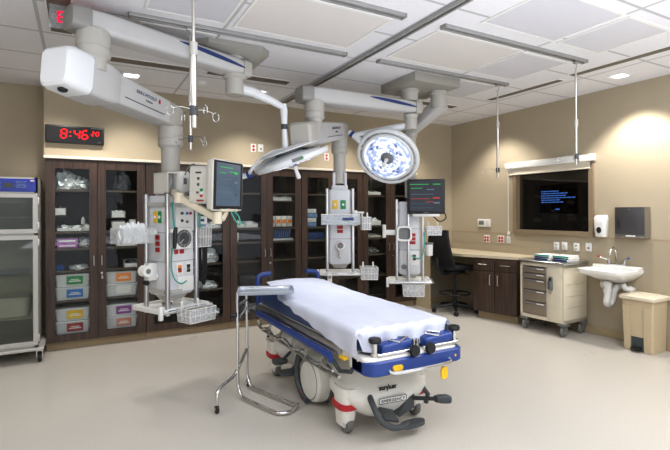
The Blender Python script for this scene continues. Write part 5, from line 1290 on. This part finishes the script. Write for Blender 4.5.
bc = thing('base_cabinet', 'dark wood base cabinet with two drawers and two doors under the worktop', 'cabinet', fl_, ang)
# local: x along the front (left to right), y into the cabinet (towards the wall)
def wl(p): return inv(bc) @ Vector(p)
b = MB(inv(bc)); b.prism([(4.68, 4.60), (4.842, 4.02), (XR - .03, 4.02), (XR - .03, 4.60)], .10, CT - .036); b.build('carcass', 'wood', bc, False)
b = MB(inv(bc)); b.prism([(4.755, 4.59), (4.90, 4.06), (XR - .03, 4.06), (XR - .03, 4.59)], .0, .10); b.build('toe_kick', 'toe', bc, False)
for k in range(2):
    x0 = .006 + k * Lf / 2; x1 = x0 + Lf / 2 - .008
    b = MB(); b.span((x0, -.004, .655), (x1, .018, .80), bev=.002); d = b.build('drawer', 'wood', bc)
    xc = (x0 + x1) / 2; b = MB(); b.tube([(xc - .06, -.003, .735), (xc - .06, -.03, .735), (xc + .06, -.03, .735), (xc + .06, -.003, .735)], .006, 8); b.build('handle', 'nickel', d)
    b = MB(); b.span((x0, -.004, .105), (x1, .018, .648), bev=.002); d = b.build('door', 'wood', bc)
    hx = x1 - .05 if k == 0 else x0 + .05; b = MB(); b.tube([(hx, -.003, .47), (hx, -.03, .47), (hx, -.03, .60), (hx, -.003, .60)], .006, 8); b.build('handle', 'nickel', d)

# drafting chair
ch = thing('drafting_chair', 'black office drafting chair with foot ring at the corner worktop', 'chair', (4.71, 5.0, 0), R(-6))
b = MB()
for k in range(5):
    a = 2*PI*k/5 + .35; c, s_ = math.cos(a), math.sin(a)
    b.tube([(0, 0, .11), (.15*c, .15*s_, .095), (.30*c, .30*s_, .07)], .022, 8, rad=[.03, .024, .017])
b.lathe([(.001, .07), (.045, .07), (.045, .14), (.03, .16), (.001, .16)], (0, 0, 0), 18); b.build('star_base', 'black', ch)
for k in range(5):
    a = 2*PI*k/5 + .35; c, s_ = math.cos(a), math.sin(a); p = Vector((.31*c, .31*s_, 0))
    b = MB(Matrix.Translation(p) @ Matrix.Rotation(a + .6, 4, 'Z'))
    for q in (-.014, .014): b.lathe([(.001, -.009), (.026, -.009), (.03, -.004), (.03, .004), (.026, .009), (.001, .009)], (q, 0, .03), 16, 'X')
    b.cyl((0, 0, .03), (0, 0, .075), .01); b.build('caster', 'rubber', ch)
b = MB(); b.cyl((0, 0, .14), (0, 0, .32), .026); b.cyl((0, 0, .30), (0, 0, .56), .017); b.build('gas_post', 'black', ch)
b = MB(); b.tube([(.215*math.cos(2*PI*k/28), .215*math.sin(2*PI*k/28), .27) for k in range(28)], .011, 8, closed=True); fr = b.build('foot_ring', 'black', ch)
b = MB()
for k in range(3): a = 2*PI*k/3; b.tube([(.02*math.cos(a), .02*math.sin(a), .28), (.12*math.cos(a), .12*math.sin(a), .285), (.21*math.cos(a), .21*math.sin(a), .27)], .009, 6)
b.lathe([(.02, .25), (.036, .25), (.036, .31), (.02, .31)]); b.build('ring_spoke', 'black', fr)
b = MB(); b.box((.0, 0, .575), (.24, .20, .05), bev=.015); b.build('tilt_mechanism', 'black', ch)
b = MB(); b.tube([(.02, -.10, .57), (.03, -.22, .565), (.03, -.26, .565)], .008, 8, rad=[.008, .008, .014]); b.build('tilt_lever', 'black', ch)
b = MB(); rg = []
for z, k in ((.60, .80), (.615, .95), (.645, 1.0), (.668, .96), (.675, .85)): rg.append([(.03 + x * k, y * k, z + .02 * (abs(y) / .24) ** 2 - .02 * max(0, x / .24) ** 2) for x, y in rrect(.47, .48, .12, 6)])
b.rings(rg); b.build('seat', 'mesh', ch, ang=60)
b = MB(); rg = []; n = 14
for i in range(n + 1):
    t = i / n; z = .66 + t * .52; wdt = .45 + .06 * math.sin(PI * min(1, t * 1.15)) - .05 * max(0, t - .75) * 4 * .5; xo = -.235 - .05 * t - .035 * math.sin(PI * t) + .07 * (1 - t) ** 3
    sec = []
    for px, py in rrect(.045, wdt, .02, 4): sec.append((xo + px + .25 * py * py * 1.6, py, z))
    rg.append(sec)
b.rings(rg); b.build('backrest', 'mesh', ch, ang=60)
b = MB(); b.tube([(-.08, 0, .565), (-.22, 0, .565), (-.29, 0, .64), (-.31, 0, .78)], .024, 8, sm=3); b.build('back_bracket', 'black', ch)

# supply cart
ca = thing('supply_cart', 'cream wheeled supply cart with taupe drawers right of the base cabinet', 'cart', (4.742, 3.895, 0), R(-87))
# local: x along the front left to right, y into the depth
w_, d_, h_ = .575, .45, .85
b = MB(); t = .03
b.span((0, 0, .155), (t, d_, h_ - .03), bev=.006); b.span((w_ - t, 0, .155), (w_, d_, h_ - .03), bev=.006); b.span((t, d_ - .015, .155), (w_ - t, d_, h_ - .03)); b.span((0, 0, .155), (w_, d_, .20), bev=.006); b.span((0, .0, h_ - .07), (w_, d_, h_ - .03), bev=.006); b.span((.355, .0, .2), (.37, d_, h_ - .07)); b.build('cart_body', 'cream', ca)
b = MB(); b.rings([[(w_/2 + x, d_/2 + y, z) for x, y in rrect(w_ + .05 - e, d_ + .05 - e, .04)] for z, e in ((h_ - .03, .01), (h_ - .025, 0), (h_ - .005, 0), (h_, .012))]); b.build('cart_top', 'steel', ca)
zs = [.205, .36, .50, .63, .70, .775]
for z0, z1 in zip(zs, zs[1:]):
    b = MB(); b.span((.045, -.006, z0), (.352, .02, z1 - .008), bev=.006); d = b.build('drawer', 'drawer', ca)
    b = MB(); b.span((.05, -.02, z1 - .03), (.347, -.004, z1 - .014), bev=.004); b.build('pull_lip', 'mgrey', d)
    b = MB(); b.box((.285, -.0205, z1 - .022), (.09, .003, .012)); b.build('label_card', 'paper', d, False)
b = MB(); b.span((.372, -.008, .18), (w_ - .03, .014, h_ - .055), bev=.006); d = b.build('door', 'cream', ca)
b = MB(); b.box((.42, -.02, .60), (.05, .024, .16), bev=.012); lk = b.build('lock_case', 'mgrey', d)
b = MB(); b.box((.405, -.038, .585), (.014, .02, .10), bev=.005); b.build('lock_lever', 'dgrey', lk)
b = MB(); b.box((.42, -.034, .65), (.03, .004, .03)); b.build('keypad', 'black', lk)
b = MB(); b.box((.41, -.014, .49), (.03, .008, .015), bev=.002); b.build('catch', 'nickel', d)
b = MB(); b.span((w_ + .001, .03, .46), (w_ + .003, d_ - .03, .463)); b.span((w_ + .001, .03, .6), (w_ + .003, d_ - .03, .603)); b.span((w_ + .001, .03, .33), (w_ + .003, d_ - .03, .333)); b.build('side_groove', 'beige', ca, False)
for x, y in ((.04, .05), (w_ - .04, .05), (.04, d_ - .05), (w_ - .04, d_ - .05)):
    b = MB(); b.lathe([(.001, -.018), (.052, -.018), (.062, -.008), (.062, .008), (.052, .018), (.001, .018)], (x, y, .062), 22, 'X'); k = b.build('caster', 'wheel', ca)
    b = MB(); b.lathe([(.001, -.022), (.026, -.022), (.026, .022), (.001, .022)], (x, y, .062), 14, 'X'); b.build('hub', 'nickel', k)
    b = MB(); b.span((x - .05, y - .05, .125), (x + .05, y + .05, .156), bev=.006); b.box((x - .026, y, .10), (.008, .05, .07)); b.box((x + .026, y, .10), (.008, .05, .07)); b.build('caster_fork', 'wheel', k)
# packs on the cart
fcart = Matrix.Translation(ca.location) @ Matrix.Rotation(R(-87), 4, 'Z')
for i, (x, y, nl, lab) in enumerate(((.20, .24, 3, 'left'), (.43, .26, 3, 'right'))):
    for k in range(nl):
        p = fcart @ Vector((x + .006 * (k % 2), y, h_ + k * .022))
        t = thing('glove_pack', ('bottom', 'middle', 'top')[k] + ' white and navy flat pack in the ' + lab + ' stack on the cream cart', 'pack', p, R(-87 + 3 * (k - 1)), 'flat packs on the cart')
        b = MB(); b.box((0, 0, .0105), (.20, .22, .021), bev=.004); b.build('carton', 'paper', t)
        b = MB(); b.box((0, -.1105, .0095), (.19, .002, .0165)); b.build('printed_band', 'stripe' if k < 2 else 'teal', t, False)
        if k == 1: b = MB(); b.box((.05, -.112, .008), (.06, .001, .008)); b.build('printed_patch', 'green', t, False)

# wash basin
SY = 2.985; sk = thing('wash_basin', 'white wall hung wash basin with chrome tap', 'sink', (XR, SY, .80))
b = MB()
def bas(d0, d1, hw, z, r=.09):
    n = 9; o = []
    front = [( -d1 + r*(1 - math.sin(a)) , -hw + r*(1 - math.cos(a))) for a in [PI/2*i/6 for i in range(7)]]
    pts = [(-d0, -hw)] + front + [(x, -y) for x, y in front[::-1]] + [(-d0, hw)]
    return [(x, y, z) for x, y in pts]
outer = [bas(.008, .22, .13, -.135, .07), bas(.008, .33, .19, -.085, .09), bas(.008, .44, .24, -.045, .10), bas(.008, .455, .25, -.02, .10), bas(.008, .455, .25, .0, .10), bas(.008, .445, .24, .008, .10)]
inner = [bas(.13, .425, .215, .002, .11), bas(.135, .40, .195, -.05, .12), bas(.16, .33, .15, -.10, .08)]
b.rings(outer + inner); b.build('basin', 'porcelain', sk, ang=50)
b = MB(); b.span((-.12, -.25, 0), (-.008, .25, .035), bev=.012); b.build('basin_ledge', 'porcelain', sk)
b = MB(); b.lathe([(.001, .0), (.018, 0), (.018, .002), (.001, .004)], (-.26, 0, -.098), 16); b.build('drain', 'chrome', sk)
fa = thing('faucet', 'chrome gooseneck faucet with lever handles on the wash basin', 'faucet', (XR - .075, SY, .834))
b = MB(); b.box((0, 0, .012), (.055, .21, .024), bev=.01); b.build('deck_plate', 'chrome', fa)
b = MB(); b.tube([(0, 0, .02), (0, 0, .12), (-.012, 0, .17), (-.055, 0, .20), (-.10, 0, .185), (-.118, 0, .145), (-.12, 0, .12)], .011, 10, sm=4); b.build('spout', 'chrome', fa)
for s_, m in ((1, 'red'), (-1, 'bedblue')):
    b = MB(); b.cyl((0, s_ * .085, .02), (0, s_ * .085, .065), .016); b.tube([(0, s_ * .085, .058), (-.03, s_ * .115, .07), (-.06, s_ * .16, .09)], .009, 8, rad=[.01, .008, .011]); l_ = b.build('lever_handle', 'chrome', fa)
    b = MB(); b.tube([(-.055, s_ * .15, .087), (-.068, s_ * .172, .096)], .012, 8); b.build('lever_mark', m, l_)
tp = thing('drain_trap', 'white covered drain trap and pipes under the wash basin', 'pipe', (XR, SY, .6))
b = MB(); b.tube([(-.24, 0, .07), (-.24, 0, -.08), (-.24, .01, -.14), (-.21, .02, -.185), (-.165, .01, -.17), (-.15, -.0, -.11), (-.15, -.02, -.02), (-.10, -.03, .0), (-.008, -.03, .0)], .036, 12, sm=3); b.build('trap_pipe', 'white', tp)
b = MB(); b.cyl((-.24, 0, .02), (-.24, 0, .055), .045); b.cyl((-.24, 0, -.05), (-.24, 0, -.02), .044); b.build('slip_nut', 'white', tp)
for y in (.13, -.14):
    b = MB(); b.tube([(-.008, y, -.02), (-.07, y, -.015), (-.13, y * .9, .0), (-.15, y * .8, .05)], .028, 10, sm=3); b.ball((-.07, y, -.015), .04); b.build('supply_valve', 'white', tp)

so_ = thing('soap_dispenser', 'white rounded soap dispenser on the wall right of the window', 'dispenser', (XR, 3.165, 1.262))
b = MB(); rg = []
for z, w0, d0 in ((-.125, .10, .06), (-.115, .125, .085), (-.05, .135, .10), (.03, .145, .105), (.09, .15, .11), (.12, .125, .09), (.13, .08, .05)): rg.append([(-d0/2 - .002 + x, y, z) for x, y in rrect(d0, w0, min(d0, w0) * .4, 5)])
b.rings(rg); b.build('casing', 'white', so_, ang=50)
b = MB(); b.lathe([(.001, -.109), (.026, -.107), (.03, -.10), (.001, -.10)], (0, 0, -.04), 20, 'X', 1, 1.25); b.build('refill_window', 'black', so_)
b = MB(); b.box((-.095, 0, -.105), (.03, .06, .022), bev=.008); b.build('push_bar', 'offwhite', so_)
tw = thing('towel_dispenser', 'stainless steel paper towel dispenser on the right wall above the basin', 'dispenser', (XR, 2.825, 1.312))
b = MB(); b.prism([(-.105, -.165), (-.002, -.165), (-.002, .165), (-.10, .165)], -.155, .155, 'Y') if False else b.rings([[(x, y, z) for x, y in ((-.11, -.155), (-.002, -.155), (-.002, .155), (-.11, .155))] for z in (-.165, .165)]); b.build('cabinet', 'steel', tw, False)
b = MB(); b.box((-.113, .0, .02), (.006, .30, .29), bev=.002); d = b.build('door', 'dsteel', tw); d['label'] = 'dark brushed steel front door'
b = MB(); b.lathe([(.001, -.12), (.008, -.12), (.008, -.115), (.001, -.115)], (0, .0, .14), 12, 'X'); b.build('lock', 'nickel', d)
for k in range(4): b = MB(); b.box((-.117, .11, -.05 + k * .022), (.002, .012, .012)); b.build('level_slot', 'black', d, False)
b = MB(); b.box((-.09, 0, -.155), (.05, .29, .02), bev=.003); b.build('outlet_lip', 'nickel', tw)
b = MB(); b.box((-.105, -.01, -.145), (.025, .10, .012), bev=.003); b.build('paper_tip', 'paper', tw)

# step-on bin
tb = thing('waste_bin', 'beige step-on waste bin against the right wall below the towel dispenser', 'waste bin', (4.96, 2.645, 0))
# local -x is the front
b = MB(); rg = []
W0, D0_, H0 = .31, .28, .53
for z, k in ((.0, .90), (.01, .91), (.51, 1.0), (H0, 1.0)): rg.append([(D0_/2 + x * k, y * k, z) for x, y in rrect(D0_, W0, .02)])
b.rings(rg); bo = b.build('bin_body', 'beige', tb)
for s_ in (-1, 1):
    b = MB(); b.rings([[(x, s_ * y, z) for x, y in ((-.012 + e, .065), (-.012 + e, .138 - q), (.02, .138 - q), (.02, .065))] for z, e, q in ((.005, .013, .012), (.46, .0, .0))]); b.build('front_rib', 'beige', bo, False)
b = MB(); b.rings([[(D0_/2 - .005 + x, y, z) for x, y in rrect(D0_ + .045 - e, W0 + .045 - e, .03)] for z, e in ((H0, 0), (H0 + .028, 0), (H0 + .04, .03))]); b.rings([[(D0_/2 - .005 + x, y, z) for x, y in rrect(D0_ - .05 - e, W0 - .05 - e, .03)] for z, e in ((H0 + .036, 0), (H0 + .05, .02))]); b.build('lid', 'cream', tb)
b = MB(); b.span((.008, -.062, .006), (.018, .062, .15)); b.build('pedal_recess', 'dgrey', tb, False)
b = MB(); b.box((-.02, .0, .04), (.07, .085, .022), bev=.006); b.build('pedal', 'black', tb)

# blanket warmer at the left edge
wm = thing('warming_cabinet', 'steel warming cabinet with glass doors and blue control panel at the left edge', 'warming cabinet', (-.70, 5.57, 0))
x0, x1, y0, y1, zt = -.335, .335, -.27, .27, 1.78
b = MB(); t = .03
b.span((x0, y0, .14), (x0 + t, y1, zt)); b.span((x1 - t, y0, .14), (x1, y1, zt)); b.span((x0, y1 - t, .14), (x1, y1, zt)); b.span((x0, y0, zt - .15), (x1, y1, zt)); b.span((x0, y0, .14), (x1, y1, .19)); b.span((x0, y0, 1.215), (x1, y1, 1.255)); b.build('casing', 'wsteel', wm, False)
b = MB(); b.span((x0 + t, y1 - t - .01, .19), (x1 - t, y1 - t, zt - .15)); b.build('inner_back', 'bin_grey', wm, False)
b = MB(); b.span((x0 + .005, y0 - .006, zt - .14), (x1 - .015, y0 + .0, zt - .015), bev=.003); cp = b.build('control_panel', 'warmblue', wm)
b = MB(); b.box((.10, y0 - .008, zt - .078), (.075, .004, .045)); b.build('display', 'dgrey', cp, False)
for k in range(5): b = MB(); b.box((.20, y0 - .008, zt - .04 - k * .014), (.09 - .012 * (k % 3), .003, .004)); b.build('text_line', 'bluewrap', cp, False)
b = MB(); b.box((.29, y0 - .008, zt - .035), (.03, .003, .018)); b.build('emblem', 'white', cp, False)
b = MB(); b.box((.29, y0 - .0095, zt - .039), (.03, .002, .005)); b.build('emblem_stripe', 'red', cp, False)
for k in range(2): b = MB(); b.box((.02, y0 - .008, zt - .058 - k * .04), (.04, .003, .02)); b.build('button', 'mgrey', cp, False)
for z0, z1, n in ((1.245, zt - .155, 'upper'), (.17, 1.225, 'lower')):
    b = MB(); f = .04; yy = y0 - .03
    b.span((x0, yy, z0), (x0 + f, y0 - .004, z1)); b.span((x1 - f, yy, z0), (x1, y0 - .004, z1)); b.span((x0 + f, yy, z0), (x1 - f, y0 - .004, z0 + f)); b.span((x0 + f, yy, z1 - f), (x1 - f, y0 - .004, z1)); d = b.build('door', 'wsteel', wm, False)
    b = MB(); b.span((x0 + f, yy + .010, z0 + f), (x1 - f, yy + .015, z1 - f)); b.build('pane', 'smokeg', d, False)
    for zz in (z0 + .05, z1 - .09): b = MB(); b.box((x1 + .006, yy + .012, zz + .02), (.014, .03, .07), bev=.004); b.build('hinge', 'nickel', d)
for z in (.42, 1.40):
    b = MB()
    for k in range(15): y = y0 + .04 + k * .033; b.cyl((x0 + t, y, z), (x1 - t, y, z), .004, n=6)
    for x in (-.2, 0, .2): b.cyl((x, y0 + .03, z - .006), (x, y1 - .05, z - .006), .005, n=6)
    b.build('wire_shelf', 'nickel', wm)
b = MB(); b.span((x0 + .05, y1 - .09, zt - .25), (x1 - .05, y1 - .04, zt - .17), bev=.006); b.build('fan_housing', 'wsteel', wm)
b = MB(); b.span((x0 + .06, y1 - .10, .80), (x1 - .12, y1 - .045, .86), bev=.006); b.build('heater_bar', 'mgrey', wm)
b = MB(); b.span((x0 - .01, y0 - .04, .115), (x1 + .045, y1 + .01, .145), bev=.006); b.build('chassis', 'wsteel', wm)
for x in (x0 + .05, x1 + .01):
    for y in (y0 - .0, y1 - .06):
        b = MB(); b.lathe([(.001, -.016), (.042, -.016), (.05, -.006), (.05, .006), (.042, .016), (.001, .016)], (x, y, .05), 20, 'X'); k = b.build('caster', 'rubber', wm)
        b = MB(); b.lathe([(.001, -.019), (.02, -.019), (.02, .019), (.001, .019)], (x, y, .05), 14, 'X'); b.build('hub', 'nickel', k)
        b = MB(); b.box((x - .024, y, .085), (.006, .04, .07)); b.box((x + .024, y, .085), (.006, .04, .07)); b.box((x, y, .112), (.06, .05, .01)); b.build('caster_fork', 'nickel', k)
pile_ = MB(); pile_.rings([[(-.70 + x * k, 5.58 + y * k, z) for x, y in rrect(.50, .40, .05)] for z, k in ((.425, .95), (.44, 1), (.60, 1), (.62, .93))])
tag(pile_.build('folded_blanket', 'offwhite'), 'pale folded blanket inside the lower part of the warming cabinet', 'blanket')
# ------------------------------------------------------------------ camera
cam = bpy.data.cameras.new('camera'); co = bpy.data.objects.new('camera', cam); COL.objects.link(co)
yaw, roll = .5026, -.004
fw = Vector((math.sin(yaw), math.cos(yaw), 0)); rt = Vector((math.cos(yaw), -math.sin(yaw), 0)); up = Vector((0, 0, 1))
r2 = rt * math.cos(roll) + up * math.sin(roll); u2 = -rt * math.sin(roll) + up * math.cos(roll)
mw = Matrix((r2, u2, -fw)).transposed().to_4x4(); mw.translation = Vector((0, 0, 1.43)); co.matrix_world = mw
cam.sensor_width = 36; cam.lens = 462 * 36 / 670
cam.shift_y = -(225 - 212.7) / 670; cam.clip_start = .05
SC.camera = co
# ------------------------------------------------------------------ light
def area(name, loc, size, power, color=(1, 1, 1), aim=(0, 0, -1), sy=None, spread=None):
    l = bpy.data.lights.new(name, 'AREA'); l.energy = power; l.color = color; l.size = size
    if sy: l.shape = 'RECTANGLE'; l.size_y = sy
    if spread: l.spread = R(spread)
    o = bpy.data.objects.new(name, l); COL.objects.link(o); o.location = loc
    o.rotation_euler = Vector(aim).to_track_quat('-Z', 'Y').to_euler(); return o
def spot(name, loc, aim, power, ang, blend=.6, color=(1, 1, 1), r=.06):
    l = bpy.data.lights.new(name, 'SPOT'); l.energy = power; l.spot_size = R(ang); l.spot_blend = blend; l.color = color; l.shadow_soft_size = r
    o = bpy.data.objects.new(name, l); COL.objects.link(o); o.location = loc
    o.rotation_euler = (Vector(aim) - Vector(loc)).to_track_quat('-Z', 'Y').to_euler(); return o
warm = (1, .955, .89); cool = (.93, .95, 1); neu = (.98, .985, 1)
area('room_light', (1.2, .3, 2.80), 2.6, 48, neu, sy=2.2)
area('room_light', (3.6, 1.0, 2.80), 1.6, 40, neu, sy=1.6)
area('room_light', (-1.6, 2.2, 2.80), 1.2, 25, neu, sy=1.6)
area('ceiling_fill', (1.6, -.2, .85), 5.0, 140, (.88, .92, 1), aim=(0, .0, 1), sy=3.0)  # added fill from below to brighten the ceiling, no such fixture in the room
spot('downlight_beam', (4.86, 2.75, 2.79), (5.15, 2.75, 0), 95, 100, .5, warm)
for x in (-.2, .45, 1.8, 3.1, 4.2): spot('downlight_beam', (x, 5.09, 2.79), (x, 5.45, 0), 48, 105, .7, warm)
spot('downlight_beam', (4.75, 4.55, 2.79), (5.1, 4.6, 0), 60, 105, .6, warm)
spot('surgical_beam', (1.75, 4.0, 1.84), (1.75, 3.55, .75), 26, 60, .8, cool, .2)
spot('surgical_beam', (2.99, 4.2, 1.98), (1.95, 3.2, .75), 45, 30, .7, cool, .2)
pl = bpy.data.lights.new('observation_fill', 'POINT'); pl.energy = 14; pl.color = (1, .85, .7); pl.shadow_soft_size = .1
po = bpy.data.objects.new('observation_fill', pl); COL.objects.link(po); po.location = (XR + .8, 3.4, 2.2)  # added point light to lift the dark observation room, not a lamp there
spot('floor_pool_fill', (1.3, 1.0, 2.79), (.55, 2.55, 0), 40, 45, 1, neu, .1)  # added spot for the bright pool on the floor, no fitting above it
wd = bpy.data.worlds.new('world'); SC.world = wd; wd.use_nodes = True
wd.node_tree.nodes['Background'].inputs[0].default_value = (.88, .92, 1, 1); wd.node_tree.nodes['Background'].inputs[1].default_value = 1.2
SC.view_settings.view_transform = 'Standard'; SC.view_settings.look = 'None'; SC.view_settings.exposure = .3; SC.view_settings.gamma = .9
